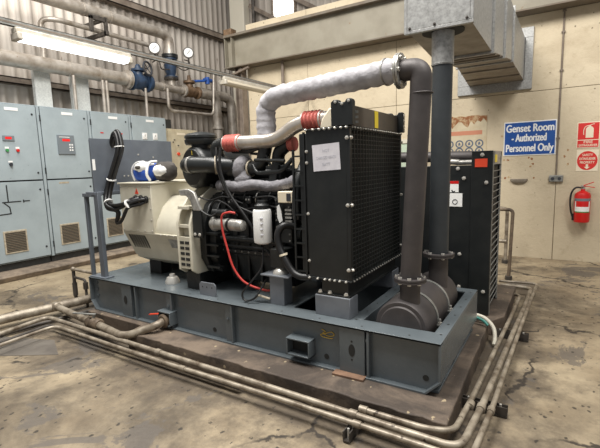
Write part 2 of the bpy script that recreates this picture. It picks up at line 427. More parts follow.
for y in (2.95,3.35):
    link('saddle', B((-1.17,y-.03,.24),(X1-.015,y+.03,.31)), 'skid', sk, .003)
# stiffeners on the near side
def plate(x0, x1): link('stiffener', B((x0,Y0+.012,ZB+.014),(x1,Y0+.044,ZT-.012)), 'skid', sk, .002)
plate(-3.72,-3.57); plate(-1.285,-1.095)
for x in (-3.5,-2.99,-2.27,-1.07): link('stiffener', B((x-.008,Y0+.004,ZB+.014),(x+.008,Y0+.05,ZT-.012)), 'skid', sk, .001)
for x in (-3.04,-2.32): link('stiffener', B((x-.028,Y0+.02,ZB+.014),(x+.028,Y0+.044,ZT-.012)), 'skid', sk, .002)
# dark holes: real discs set in the web
def hole(x, z, rx, rz, y=Y0+.0435, par=sk):
    mb = MB(); mb.prism([(x+rx*math.cos(2*PI*k/18), z+rz*math.sin(2*PI*k/18)) for k in range(18)], 'y', y-.001, y+.003); link('hole', mb, 'slot', par)
hole(-3.66,.33,.026,.045,Y0+.011); hole(-1.19,.33,.024,.045,Y0+.011); hole(-1.19,.395,.007,.007,Y0+.011); hole(-1.19,.262,.007,.007,Y0+.011)
for x, z in ((-2.5,.225),(-1.405,.225),(-.69,.24)): hole(x, z, .02, .02)
for x, z in ((-2.0,ZT),): pass
bolts(sk, [(-4.17,Y0+.043,z) for z in (.44,.37,.3)]+[(-3.04,Y0+.02,.36),(-2.32,Y0+.02,.36),(-1.075,Y0+.02,.42)], (0,-1,0), .012, .008, 'skid', 'rivet')
mb = MB()
for x in [-4.1+.33*k for k in range(11)]:
    mb.cyl((x,Y0+.05,ZT+.001),(x,Y0+.05,ZT+.0035),.007,seg=10)
for y in [2.65+.2*k for k in range(6)]: mb.cyl((X1-.035,y,ZT+.001),(X1-.035,y,ZT+.0035),.008,seg=10); mb.cyl((-1.215,y,ZT+.001),(-1.215,y,ZT+.0035),.008,seg=10)
link('bolt_holes', mb, 'slot', sk)
# fork pockets
for x0, x1, zz in ((-1.7,-1.5,.215),(-3.13,-2.96,.19)):
    mb = MB(); t = .012; a, b = Y0-.045, Y0+.05
    mb.box((x0,a,zz),(x1,b,zz+t)); mb.box((x0,a,zz+.12),(x1,b,zz+.12+t)); mb.box((x0,a,zz),(x0+t,b,zz+.12)); mb.box((x1-t,a,zz),(x1,b,zz+.12))
    o = link('fork_pocket', mb, 'skid', sk, .003); link('pocket_back', B((x0+t,Y0+.03,zz+t),(x1-t,Y0+.04,zz+.12)), 'slot', o)
# mounting blocks
link('mount_block', B((-1.535,2.62,ZT),(-1.25,2.76,.655)), 'block', sk, .006)
link('mount_block', B((-1.535,3.5,ZT),(-1.25,3.66,.655)), 'block', sk, .006)
for y in (2.72,3.48):
    o = link('mount_column', B((-1.98,y-.06,ZT),(-1.84,y+.06,.735)), 'block', sk, .004)
    link('cap_plate', B((-2.05,y-.085,.735),(-1.78,y+.085,.747)), 'block', o, .002)
    mb = MB(); mb.lathe((-1.91,y,.747),(0,0,1),[(0,.062),(.012,.062),(.03,.05),(.05,.03),(.052,.014),(.12,.014)],20); link('rubber_mount', mb, 'steel', o)
mb = MB(); mb.prism([(-2.69,ZT),(-2.5,ZT),(-2.5,ZT+.1),(-2.52,ZT+.12),(-2.67,ZT+.12),(-2.69,ZT+.1)], 'y', 2.58, 2.592)
o = link('lug_plate', mb, 'block', sk, .002)
for x in (-2.65,-2.6,-2.54): hole(x, ZT+.08, .006, .006, 2.579, o)
mb = MB()
mb.curve([(-1.44,Y0+.041,.428),(-1.41,Y0+.041,.415),(-1.43,Y0+.041,.4),(-1.38,Y0+.041,.385),(-1.34,Y0+.041,.4),(-1.36,Y0+.041,.42),(-1.41,Y0+.041,.4),(-1.45,Y0+.041,.385),(-1.43,Y0+.041,.372),(-1.37,Y0+.041,.37),(-1.35,Y0+.041,.375)], .003, 6)
link('chalk_scribble', mb, 'chalk', sk)

# ------------------------------------------------------------------ panel on stand
st = thing('panel_stand', (-4.12,3,.5), 'grey steel frame stand at the left end of the skid holding up the panel box', 'stand')
for y in (2.56,3.6):
    link('post', B((-4.08,y-.022,.502),(-4.01,y+.022,1.40)), 'panel', st, .003)
    link('post', B((-4.255,y-.02,.502),(-4.225,y+.02,1.38)), 'panel', st, .003)
    link('foot_plate', B((-4.24,y-.05,.503),(-3.97,y+.06,.515)), 'panel', st, .002)
link('top_rail', B((-4.265,2.53,1.35),(-4.21,3.63,1.385)), 'panel', st, .003); link('top_rail', B((-4.10,2.53,1.365),(-4.04,3.63,1.40)), 'panel', st, .003)
for y in (2.56,3.6): link('top_rail', B((-4.2,y-.03,1.35),(-4.10,y+.03,1.4)), 'panel', st, .003)
pb = thing('control_panel_box', (-4.2,3.05,1.4), 'blue-grey steel panel box standing on the frame in front of the cabinets', 'panel box')
link('enclosure', B((-4.11,2.56,1.402),(-4.07,3.56,1.93)), 'panel', pb, .004)
link('back_plate', B((-4.07,2.54,1.39),(-4.055,3.58,1.94)), 'panel', pb, .002)
bolts(pb, [(-4.055,y,z) for y,z in ((3.1,1.78),(3.25,1.7),(3.02,1.62),(3.25,1.6),(2.9,1.55),(2.95,1.55),(3.1,1.5),(3.3,1.75),(2.85,1.8))], (1,0,0), .007, .006)
link('label_plate', B((-4.055,2.545,1.62),(-4.052,2.575,1.73)), 'white', pb)
# cable bundle
cb = thing('cable_bundle', (-3.85,2.7,1.3), 'bundle of thick black power cables looping from the panel box to the beige alternator', 'cables')
ends = [(-3.62,2.69,1.325),(-3.54,2.69,1.327),(-3.465,2.69,1.32),(-3.5,2.69,1.30),(-3.58,2.69,1.31)]
for k in range(5):
    a = 2*PI*k/5; dx, dy = .026*math.cos(a), .026*math.sin(a)
    pts = [(-4.05,2.80+dy,1.86+dx*.6),(-3.99,2.79+dy,1.965+dx),(-3.9+dx*.6,2.76+dy,1.985+dx),(-3.845+dx,2.74+dy,1.9),(-3.83+dx,2.72+dy,1.8),(-3.9+dx,2.69+dy,1.62),(-3.96+dx,2.66+dy,1.45),(-3.95+dx,2.62+dy,1.33),(-3.87+dx*.5,2.58+dy,1.255+dx),(-3.74,2.575+dy,1.25+dx*.8),(-3.6+dx*.2,2.6+dy*.5,1.29+dx*.4)]
    if k < 3: pts += [(ends[k][0]-.02,2.66,ends[k][2]),(ends[k][0],2.72,ends[k][2]+.004)]
    else: pts[-2:] = [(-3.78+.03*(k-3),2.6,1.2),(-3.8,2.6,1.09),(-3.72,2.6,1.11),(-3.62,2.61,1.24),(ends[k][0],2.66,ends[k][2]-.02),(ends[k][0],2.72,ends[k][2]+.01)]
    mb = MB(); mb.curve([(p[0]-.02,p[1],p[2]) for p in pts[:-2]]+pts[-2:], .016, 10); link('cable', mb, 'rubber', cb)
mb = MB()
for c, n, r in (((-3.835,2.725,1.85),(-.1,0,1),.045),((-3.935,2.675,1.52),(.3,0,1),.045),((-3.91,2.6,1.29),(.8,-.2,-.6),.043),((-3.6,2.6,1.285),(1,.3,.3),.04)):
    o = MB().band((c[0]-.02,c[1],c[2]), n, r, .01, .003); link('cable_tie', o, 'white', cb)
mb.bm.free()

# ------------------------------------------------------------------ alternator
al = thing('alternator', (-3.3,3.13,.5), 'large beige generator alternator with square terminal box at the left of the engine', 'alternator')
YC = 3.13
def sym(pts): return pts+[(2*YC-y,z) for y,z in reversed(pts)]
mb = MB(); body = sym([(2.98,.62),(2.82,.70),(2.72,.96),(2.745,1.10),(2.83,1.24),(2.96,1.34)])
mb.prism(body, 'x', -3.83, -2.93); link('housing', mb, 'beige', al, .012)
mb = MB(); mb.prism([(2.83,.715),(2.70,.985),(2*YC-2.70,.985),(2*YC-2.83,.715)], 'x', -3.87, -2.96); link('lower_skirt', mb, 'beige', al, .006)
link('terminal_box', B((-3.87,2.70,.985),(-3.39,3.5,1.47)), 'beige', al, .008)
link('lid', B((-3.885,2.685,1.47),(-3.375,3.515,1.488)), 'beige', al, .004)
bolts(al, [(-3.85+.11*k,2.70,1.01) for k in range(5)]+[(-3.85+.11*k,2.70,1.445) for k in range(5)]+[(-3.41,2.70,1.01+.11*k) for k in range(1,4)]+[(-3.3+.09*k,2.703,.975) for k in range(4)], (0,-1,0), .006, .006)
for x, z in ((-3.62,1.325),(-3.54,1.327),(-3.465,1.32)):
    mb = MB(); mb.lathe((x,2.70,z),(0,-1,0),[(0,.036),(.01,.036),(.012,.03),(.025,.028)],18); link('cable_gland', mb, 'rubber', al)
mb = MB(); mb.prism([(-3.63,1.375),(-3.575,1.375),(-3.6025,1.43)], 'y', 2.697, 2.70); o = link('warning_triangle', mb, 'orange', al)
link('bolt_symbol', MB().prism([(-3.607,1.385),(-3.595,1.4),(-3.602,1.4),(-3.598,1.417),(-3.61,1.399),(-3.603,1.399)], 'y', 2.6955, 2.697), 'ink', o)
# louvres in the slanted skirt
nrm = Vector((0,-.27,-.13)).normalized()
for k in range(7):
    x = -3.79+.038*k; mb = MB()
    rot = Matrix.Rotation(math.atan2(.13,.27),3,'X')
    a = Vector((x,2.712,.955)); b = Vector((x,2.80,.772))
    mb.obox((a+b)/2+nrm*.0005, (.02,.006,(b-a).length), Matrix.Rotation(math.atan2(b.y-a.y, a.z-b.z),3,'X')); link('louvre', mb, 'slot', al)
mb = MB(); a = Vector((-3.15,2.722,.94)); b = Vector((-3.15,2.775,.83)); mb.obox((a+b)/2+nrm*.0015,(.14,.003,(b-a).length), Matrix.Rotation(math.atan2(b.y-a.y, a.z-b.z),3,'X')); o = link('rating_plate', mb, 'silver', al)
# drive end adaptor ring
ring = sym([(2.66,.66),(2.60,.70),(2.60,1.12),(2.64,1.22),(2.74,1.34),(2.90,1.43),(3.02,1.46)])
ri = sym([(2.72,.70),(2.66,.78),(2.66,1.10),(2.70,1.18),(2.79,1.28),(2.93,1.37),(3.03,1.39)])
mb = MB(); mb.prism(ring, 'x', -2.955, -2.93); mb.prism(ring, 'x', -2.80, -2.775); mb.prism(ri, 'x', -2.94, -2.79)
link('adaptor_ring', mb, 'beige', al, .004)
link('ring_rib', B((-2.93,2.61,1.085),(-2.8,2.7,1.11)), 'beige', al); link('ring_rib', B((-2.93,2.61,1.3-.05),(-2.8,2.75,1.275)), 'beige', al)
link('guard_frame', B((-2.935,2.607,.71),(-2.795,2.64,1.0)), 'beige', al, .002)
for r in range(5):
    for c in range(2):
        link('guard_slot', B((-2.925+.063*c,2.604,.735+.05*r),(-2.875+.063*c,2.612,.762+.05*r)), 'slot', al)
for x in (-3.7,-3.05):
    for y in (2.98,3.2): link('foot', B((x-.09,y-.05,.5),(x+.09,y+.1,.66)), 'blackm', al, .005)
link('foot', B((-2.95,2.68,.5),(-2.78,3.58,.67)), 'blackm', al, .005)
mb = MB(); mb.lathe((-3.22,2.74,.502),(0,0,1),[(0,.07),(.02,.07),(.06,.05),(.062,.03),(.09,.025)],18); link('mount', mb, 'steel', al)

# bag on the terminal box
bg = thing('cloth_bag', (-3.6,2.92,1.488), 'blue and white striped cloth bag lying on top of the beige alternator box', 'bag')
def lump(name, m, c, sx, sy, sz, seed, par, pw=.75):
    random.seed(seed); mb = MB(); n = 20; rr = []
    for i in range(1, 12):
        a = PI*i/12; r = []
        for j in range(n):
            t = 2*PI*j/n; k = 1+random.uniform(-.05,.05)
            cx, sn = math.cos(t), math.sin(t)
            f = lambda v: math.copysign(abs(v)**pw, v)
            r.append(Vector((c[0]+sx*f(math.sin(a))*f(cx)*k, c[1]+sy*f(math.sin(a))*f(sn)*k, max(1.489, c[2]-sz*f(math.cos(a))*k))))
        rr.append(r)
    mb.rings(rr); return link(name, mb, m, par)
lump('body', 'bluec', (-3.70,2.93,1.585), .145, .12, .1, 2, bg)
lump('top_panel', 'whitec', (-3.69,2.895,1.628), .12, .095, .062, 4, bg, .9)
lump('fold', 'greyc', (-3.69,2.83,1.635), .05, .05, .02, 5, bg, .9)
mb = MB(); mb.curve([(-3.55,2.83,1.5),(-3.555,2.80,1.56),(-3.56,2.815,1.63),(-3.57,2.86,1.68),(-3.58,2.95,1.69)], .014, 8); link('piping', mb, 'whitec', bg)
mb = MB(); mb.curve([(-3.84,2.87,1.5),(-3.85,2.85,1.58),(-3.83,2.85,1.64),(-3.77,2.86,1.685),(-3.68,2.88,1.692)], .011, 8); link('piping', mb, 'whitec', bg)
wb = thing('rolled_cap', (-3.45,2.9,1.488), 'dark grey and white rolled cloth bundle beside the blue bag on the alternator', 'cloth bundle')
lump('bundle', 'greyc', (-3.43,2.93,1.588), .125, .1, .1, 6, wb, .85)
lump('white_side', 'whitec', (-3.425,2.862,1.595), .095, .05, .06, 8, wb, 1.)

# ------------------------------------------------------------------ engine
en = thing('diesel_engine', (-2.3,3.13,.5), 'black six-cylinder diesel engine block between the beige alternator and the radiator', 'engine')
mb = MB()
mb.box((-2.74,2.86,.84),(-1.84,3.42,1.36)); mb.box((-2.66,2.9,1.36),(-1.9,3.36,1.5))
for k in range(6): mb.box((-2.62+.128*k,2.835,.9),(-2.57+.128*k,2.87,1.34))
mb.box((-2.74,2.83,1.2),(-1.84,2.88,1.24)); mb.box((-2.74,2.84,.84),(-1.84,2.9,.88))
link('engine_block', mb, 'blackm', en, .006)
mb = MB(); mb.prism([(2.92,.58),(2.86,.84),(3.42,.84),(3.36,.58)], 'x', -2.6, -1.9); link('oil_pan', mb, 'blackm', en, .012)
for k in range(5): link('pan_rib', B((-2.5+.14*k,2.862,.6),(-2.48+.14*k,2.9,.83)), 'blackm', en)
link('rocker_cover', B((-2.62,2.98,1.5),(-1.92,3.3,1.58)), 'blackm', en, .02)
bolts(en, [(-2.7+.075*k,2.84,.862) for k in range(12)], (0,-1,0), .007, .008, 'silver')
bolts(en, [(-2.55+.128*k,2.835,1.30) for k in range(5)]+[(-2.55+.128*k,2.835,.95) for k in range(5)], (0,-1,0), .01, .012, 'blackm')
# flywheel housing
fh = sym([(2.78,.66),(2.70,.8),(2.70,1.12),(2.78,1.28),(2.95,1.38)])
mb = MB(); mb.prism(fh, 'x', -2.77, -2.7); mb.prism([(y+(YC-y)*.1,z) for y,z in fh], 'x', -2.7, -2.62); link('flywheel_housing', mb, 'blackm', en, .008)
for k in range(4): link('housing_rib', B((-2.7,2.70,.72+.1*k),(-2.55,2.76,.735+.1*k)), 'blackm', en)
for x in (-2.45,-1.91):
    for s, yy in ((-1,2.78),(1,3.48)):
        pass
link('mount_arm', MB().prism([(-1.98,.80),(-1.84,.80),(-1.84,.95),(-1.98,.95)], 'y', 2.68, 2.9), 'blackm', en, .006)
link('mount_arm', MB().prism([(-1.98,.80),(-1.84,.80),(-1.84,.95),(-1.98,.95)], 'y', 3.38, 3.56), 'blackm', en, .006)
# side pipe rails
mb = MB(); mb.tube([(-2.6,2.8,.98),(-1.95,2.8,.98)], .022, 12); mb.tube([(-2.6,2.79,.92),(-2.1,2.79,.92),(-2.05,2.8,.86)], .012, 8, .03); link('oil_line', mb, 'silver' if False else 'blackm', en)
link('side_cover', B((-2.0,2.8,.98),(-1.84,2.86,1.36)), 'black', en, .006)
bolts(en, [(-1.985,2.80,1.0+.055*k) for k in range(7)]+[(-1.86,2.80,1.0+.055*k) for k in range(7)], (0,-1,0), .006, .006, 'silver')
# starter motor
mb = MB(); mb.lathe((-2.62,2.68,1.13),(1,0,-.02),[(.04,.05),(.06,.065),(.08,.065),(.09,.052),(.2,.052),(.21,.056),(.225,.056),(.23,.05),(.34,.05),(.38,.042),(.39,.02)],24); o = link('starter_motor', mb, 'silver', en)
mb = MB(); mb.cyl((-2.56,2.68,1.225),(-2.4,2.68,1.222),.034); link('solenoid', mb, 'blackm', o)
mb = MB(); mb.band((-2.38,2.68,1.126),(1,0,0),.05,.02,.006); link('band', mb, 'blackm', o)
# front engine bracket (cast silver) over black plate
mb = MB(); mb.prism([(-2.92,1.42),(-2.80,1.43),(-2.73,1.40),(-2.66,1.24),(-2.75,1.24),(-2.78,1.33),(-2.83,1.37),(-2.9,1.37)], 'y', 2.62, 2.65); link('lifting_bracket', mb, 'silver', en, .006)
link('support_plate', B((-2.77,2.625,1.0),(-2.66,2.645,1.25)), 'black', en, .004)
bolts(en, [(-2.745,2.625,1.03),(-2.69,2.625,1.03)], (0,-1,0), .012, .01)
# fuel filter
mb = MB(); mb.lathe((-2.07,2.72,.98),(0,0,1),[(0,.05),(.012,.072),(.03,.076),(.265,.076),(.28,.07),(.285,.05)],28); o = link('fuel_filter', mb, 'white', en)
mb = MB(); mb.lathe((-2.07,2.72,1.265),(0,0,1),[(0,.06),(.03,.06),(.045,.04),(.07,.035)],20); mb.box((-2.1,2.72,1.29),(-2.04,2.88,1.33)); link('filter_head', mb, 'blackm', o)
for k in range(4): link('printed_mark', B((-2.04,2.646,1.06+.045*k),(-2.02,2.66,1.064+.045*k)), 'pencil', o)
# exhaust manifold jacket
mb = MB(); mb.curve([(-2.62,2.84,1.45),(-2.5,2.81,1.445),(-2.35,2.81,1.44),(-2.2,2.81,1.455),(-2.05,2.82,1.44),(-1.9,2.83,1.46),(-1.82,2.86,1.49)], [.045]*49, 14, wob=.0) if False else mb.curve([(-2.62,2.84,1.45),(-2.5,2.81,1.445),(-2.35,2.81,1.44),(-2.2,2.81,1.455),(-2.05,2.82,1.44),(-1.9,2.83,1.46),(-1.82,2.86,1.49)], .045, 14, wob=.1)
o = link('exhaust_manifold', mb, 'jacket', en, label='grey insulated manifold')
mb = MB(); mb.curve([(-2.36,2.86,1.46),(-2.37,2.87,1.52),(-2.4,2.9,1.58)], .075, 14, wob=.06); link('riser_jacket', mb, 'jacket', o)
# turbocharger
mb = MB(); c = Vector((-2.39,2.9,1.59))
pts = [c+Vector((.01*math.sin(a), -.062*math.cos(a)*1.0, .062*math.sin(a)))*1.0 for a in [2*PI*k/24 for k in range(24)]]
mb.tube(pts, .056, 14, close=True, wob=.06); mb.sphere(c, .075, .8, 1, 1)
tb = link('turbocharger', mb, 'jacket', en, label='grey jacketed turbocharger')
mb = MB(); mb.cyl(c+Vector((-.13,0,0)), c+Vector((-.05,0,0)), .085, seg=24); mb.lathe(c+Vector((-.05,0,0)),(1,0,0),[(0,.1),(.02,.11),(.04,.1)],24); link('compressor_housing', mb, 'blackm', tb)
mb = MB(); mb.ring(c+Vector((.085,0,0)),(1,0,0),.066,.008); link('clamp', mb, 'vent', tb)
mb = MB(); mb.tube([c+Vector((.05,0,0)),c+Vector((.2,.0,.01)),c+Vector((.25,.03,.25))], .058, 16, .12); mb.lathe(c+Vector((.243,.028,.2)),(.05,.0,1),[(0,.075),(.03,.075),(.032,.068),(.05,.068)],24)
link('turbo_outlet', mb, 'blackm', en)
# second black coolant pipe with red coupler
mb = MB(); mb.tube([(-2.05,2.95,1.5),(-2.05,2.95,1.72),(-1.95,2.95,1.78),(-1.9,2.95,1.78)], .055, 16, .13); link('coolant_pipe', mb, 'black', en)
mb = MB(); mb.lathe((-1.93,2.95,1.78),(1,0,0),[(0,.057),(.012,.062),(.024,.057),(.036,.062),(.05,.057)],20); link('red_coupler', mb, 'red', en)
link('bracket', B((-2.12,2.86,1.58),(-1.86,2.9,1.61)), 'black', en, .004); link('bracket', MB().obox((-2.03,2.85,1.53),(.07,.03,.2), Matrix.Rotation(math.radians(15),3,'Y')), 'black', en, .004)
# cylinder of the intake manifold behind
link('intake_manifold', B((-2.6,3.3,1.4),(-1.85,3.42,1.56)), 'blackm', en, .01)
# controller with label
o = link('control_module', B((-1.925,2.74,1.315),(-1.785,2.84,1.405)), 'signcream', en, .006); link('code_label', B((-1.84,2.737,1.33),(-1.80,2.74,1.39)), 'ink', o)
mb = MB()
for k in range(4): mb.box((-1.87,2.755,1.16+.03*k),(-1.81,2.79,1.175+.03*k))
link('connector', mb, 'silver', en); link('tag_plate', MB().prism([(-1.95,1.28),(-1.93,1.3),(-1.91,1.25),(-1.9,1.17),(-1.93,1.15),(-1.95,1.2)], 'y', 2.76, 2.765), 'white', en)
for k in range(6):
    x = -2.6+.128*k; mb = MB(); mb.curve([(x,2.84,1.30),(x+.03,2.79,1.33),(x+.05,2.80,1.39),(x+.05,2.90,1.43)], .006, 6); link('fuel_line', mb, 'silver' if k%2 else 'blackm', en)
for x, z, w_, h_ in ((-2.5,1.28,.09,.05),(-2.3,1.3,.06,.06),(-2.22,1.05,.05,.09),(-2.6,.95,.06,.07),(-2.42,.96,.1,.05),(-1.97,1.08,.05,.08)):
    o = link('engine_bracket', B((x,2.79,z),(x+w_,2.85,z+h_)), 'blackm', en, .006); bolts(en, [(x+w_*.25,2.79,z+h_/2),(x+w_*.75,2.79,z+h_/2)], (0,-1,0), .007, .008, 'silver')
mb = MB(); mb.tube([(-2.25,2.86,1.62),(-2.2,2.84,1.55),(-1.95,2.84,1.56),(-1.86,2.88,1.66)], .018, 10, .04); mb.tube([(-2.2,2.82,1.66),(-1.9,2.82,1.645)], .014, 8); mb.tube([(-2.3,2.9,1.72),(-2.12,2.88,1.70),(-2.08,2.88,1.6)], .012, 8, .03); link('vent_pipe', mb, 'black', en)
# wires and hoses of the engine
random.seed(11)
mb = MB()
for pts, r in (([(-2.48,2.72,1.78),(-2.47,2.69,1.6),(-2.4,2.7,1.4),(-2.27,2.74,1.2),(-2.15,2.78,1.0)],.012),([(-2.55,2.74,1.78),(-2.51,2.7,1.6),(-2.47,2.72,1.45),(-2.38,2.74,1.3),(-2.2,2.76,1.22)],.009),
    ([(-2.75,2.65,1.3),(-2.66,2.63,1.24),(-2.55,2.63,1.2),(-2.48,2.66,1.24)],.008),([(-2.6,2.7,1.28),(-2.5,2.66,1.33),(-2.4,2.68,1.29),(-2.33,2.72,1.2)],.006),([(-2.72,2.66,1.36),(-2.6,2.68,1.33),(-2.45,2.7,1.36),(-2.3,2.76,1.3)],.006),
    ([(-2.3,2.8,1.25),(-2.0,2.78,1.28),(-1.9,2.78,1.2)],.007),([(-2.2,2.78,1.35),(-2.0,2.77,1.36),(-1.92,2.77,1.3)],.008),([(-2.06,2.7,.95),(-2.05,2.66,.8),(-2.12,2.6,.68),(-2.2,2.58,.58),(-2.17,2.58,.52),(-2.08,2.6,.56),(-2.03,2.7,.7)],.008)):
    mb.curve(pts, r, 8)
link('wiring', mb, 'rubber', en)
mb = MB(); mb.curve([(-2.27,2.62,1.235),(-2.33,2.61,1.24),(-2.395,2.60,1.21),(-2.40,2.60,1.1),(-2.36,2.60,.95),(-2.3,2.6,.78),(-2.2,2.62,.66),(-2.05,2.68,.6),(-1.95,2.74,.6)], .0095, 10); link('red_cable', mb, 'redc', en)
mb = MB(); mb.curve([(-1.8,2.76,1.13),(-1.85,2.7,1.14),(-1.885,2.67,1.08),(-1.87,2.66,.98),(-1.81,2.65,.88),(-1.75,2.65,.8),(-1.68,2.65,.765),(-1.6,2.68,.76)], .028, 12); o = link('lower_hose', mb, 'rubber', en)
link('hose_tie', MB().band((-1.83,2.655,.92),(.35,0,-1),.03,.016,.004), 'signcream', o)
mb = MB(); mb.curve([(-2.12,2.64,.53),(-2.08,2.64,.56),(-2.03,2.65,.55),(-1.98,2.66,.54)], .01, 8); link('copper_fitting', mb, 'vent', en)
# fan side pulley mass
mb = MB(); mb.cyl((-1.84,3.1,1.2),(-1.76,3.1,1.2),.2,seg=28); mb.cyl((-1.84,3.1,.95),(-1.79,3.1,.95),.12,seg=24); mb.cyl((-1.84,2.9,1.05),(-1.78,2.9,1.05),.07,seg=20); link('pulley', mb, 'black', en)

# air filter
af = thing('air_filter', (-2.9,3.1,1.35), 'round black air filter drum with mushroom cap above the alternator and engine', 'air filter')
mb = MB(); mb.lathe((-2.93,2.82,1.615),(.2,.98,0),[(0,.178),(.012,.19),(.03,.196),(.045,.196),(.05,.184),(.56,.184),(.58,.17)],36); link('drum', mb, 'blackm', af)
mb = MB(); mb.lathe((-2.93,2.816,1.615),(.2,.98,0),[(-.004,.05),(-.006,.165),(.01,.18)],36); link('end_cover', mb, 'black', af)
mb = MB(); mb.lathe((-2.93,2.95,1.74),(0,0,1),[(0,.09),(.09,.09)],24); mb.lathe((-2.93,2.95,1.825),(0,0,1),[(0,.1),(.0,.14),(.02,.15),(.045,.152),(.05,.142),(.06,.142),(.065,.152),(.085,.15),(.105,.12),(.118,.05)],32); link('rain_cap', mb, 'black', af)
mb = MB(); mb.tube([(-2.93,2.84,1.62),(-2.93,2.75,1.64),(-2.86,2.745,1.64),(-2.62,2.78,1.63),(-2.5,2.88,1.62)], .072, 20, .06); link('intake_pipe', mb, 'black', af)
link('clamp', MB().band((-2.86,2.745,1.64),(1,0,0),.072,.02,.005), 'silver', af); link('clamp', MB().band((-2.6,2.79,1.63),(.8,.6,0),.074,.022,.006), 'vent', af)
mb = MB(); mb.box((-2.80,2.9,1.42),(-2.76,3.3,1.46)); mb.box((-3.0,2.95,1.345),(-2.96,3.0,1.42)); mb.box((-2.86,2.95,1.345),(-2.8,3.0,1.42)); link('mount_bracket', mb, 'black', af)
link('sticker', B((-2.915,2.806,1.73),(-2.89,2.811,1.77)), 'yellow', af)

# charge air pipe
cp = thing('charge_air_pipe', (-2.1,2.9,1.8), 'polished aluminium charge air pipe with red silicone couplers crossing above the engine', 'pipe')
y = 2.88
mb = MB(); mb.tube([(-2.45,y,1.815),(-2.0,y,1.81),(-1.80,y,1.94),(-1.40,y,1.95)], .058, 24, .12); link('pipe', mb, 'alu', cp)
def coupler(x0, n, z, par, r=.058):
    prof = [(0,r)]
    for k in range(n): prof += [(.008+.032*k,r+.002),(.018+.032*k,r+.014),(.028+.032*k,r+.002)]
    prof += [(.032*n+.01,r)]
    mb = MB(); mb.lathe((x0,y,z),(1,0,0),prof,28); o = link('red_coupler', mb, 'red', par)
    for xx in (x0+.008,x0+.032*n+.002): link('hose_clamp', MB().band((xx,y,z),(1,0,0),r+.002,.013,.004), 'steel', o)
coupler(-2.56,5,1.815,cp,.062); coupler(-1.745,5,1.945,cp,.062)
mb = MB(); mb.tube([(-2.58,y,1.815),(-2.68,y,1.80),(-2.66,y+.01,1.68),(-2.55,y+.02,1.61)], .058, 18, .07); link('inlet_elbow', mb, 'black', cp)
mb = MB(); mb.tube([(-2.5,2.9,1.745),(-2.3,2.88,1.735),(-2.2,2.88,1.76)], .018, 8, .03); link('support_bar', mb, 'black', cp)

# ------------------------------------------------------------------ radiator
ra = thing('radiator', (-1.45,3.17,.655), 'tall black radiator with wire mesh guard and white-headed bolts on the skid', 'radiator')
RX0, RX1, RY0, RY1, RZ0, RZ1 = -1.59, -1.25, 2.64, 3.7, .775, 1.85
link('side_panel', B((RX0,RY0,RZ0),(RX1-.02,RY0+.012,RZ1)), 'black', ra, .003)
link('side_panel', B((RX0,RY1-.012,RZ0),(RX1-.02,RY1,RZ1)), 'black', ra, .003)
link('cooling_core', B((RX0+.03,RY0+.014,RZ0+.01),(RX1-.06,RY1-.014,RZ1-.01)), 'core', ra)
for z in (RZ0-.006,RZ1-.006): link('flange', B((RX0,RY0-.012,z),(RX1+.012,RY1+.01,z+.012)), 'black', ra, .002)
link('edge_frame', B((RX1-.02,RY0-.004,RZ0),(RX1+.008,RY0+.022,RZ1)), 'black', ra, .003); link('edge_frame', B((RX1-.02,RY1-.022,RZ0),(RX1+.008,RY1+.004,RZ1)), 'black', ra, .003)
mb = MB()
n = 33
for k in range(n):
    z = RZ0+.012+(RZ1-RZ0-.024)*k/(n-1); mb.box((RX1-.003,RY0+.02,z-.0022),(RX1+.002,RY1-.02,z+.0022))
n = 21
for k in range(n):
    yy = RY0+.03+(RY1-RY0-.06)*k/(n-1); mb.box((RX1+.001,yy-.0025,RZ0+.008),(RX1+.006,yy+.0025,RZ1-.008))
link('wire_guard', mb, 'wire', ra)
# bolts all round
bolts(ra, [(x,RY0-.012,RZ1) for x in (-1.58,-1.52,-1.47,-1.43,-1.39,-1.345,-1.3,-1.26)]+[(x,RY0-.012,RZ0) for x in (-1.58,-1.51,-1.45,-1.41,-1.37,-1.33,-1.28)], (0,-1,0), .007, .014)
bolts(ra, [(RX1+.012,RY0+.03+.046*k,RZ1) for k in range(23)]+[(RX1+.012,RY0+.03+.046*k,RZ0) for k in range(23)], (1,0,0), .0055, .007)
for z in (1.78,1.32,.86): bolts(ra, [(RX1-.012,RY0-.004,z)], (0,-1,0), .011, .014); bolts(ra, [(RX1+.008,RY0+.012,z),(RX1+.008,RY1-.012,z)], (1,0,0), .011, .014)
bolts(ra, [(-1.585,RY0,z) for z in (1.7,1.62,1.25,.9)], (0,-1,0), .009, .012)
# top tank
o = link('top_tank', B((-1.375,2.69,1.862),(-1.262,3.66,2.005)), 'tank', ra, .004)
for k in range(3): link('fin_mark', MB().obox((-1.2605,2.8,1.895+.035*k),(.004,.05,.018), Matrix.Rotation(math.radians(6),3,'X')), 'ctrl', o, .002)
o2 = link('warning_label', B((-1.2615,3.13,1.873),(-1.259,3.2,2.0)), 'yellow', o)
for k in range(4): link('label_text', B((-1.2589,3.145,1.89+.028*k),(-1.2584,3.185,1.896+.028*k)), 'ink', o2) if False else None
for yy in (2.625,3.665):
    mb = MB(); mb.prism([(-1.375,1.862),(-1.215,1.862),(-1.215,2.02),(-1.225,2.035),(-1.255,2.035),(-1.27,2.015),(-1.31,2.015),(-1.325,2.035),(-1.355,2.035),(-1.375,2.02)], 'y', yy, yy+.05); link('end_plate', mb, 'black', ra, .003)
bolts(ra, [(-1.24,2.625,2.02),(-1.34,2.625,2.02),(-1.29,2.625,2.005)], (0,-1,0), .008, .008)
bolts(ra, [(-1.215,3.69,2.0-.045*k) for k in range(3)], (1,0,0), .014, .006)
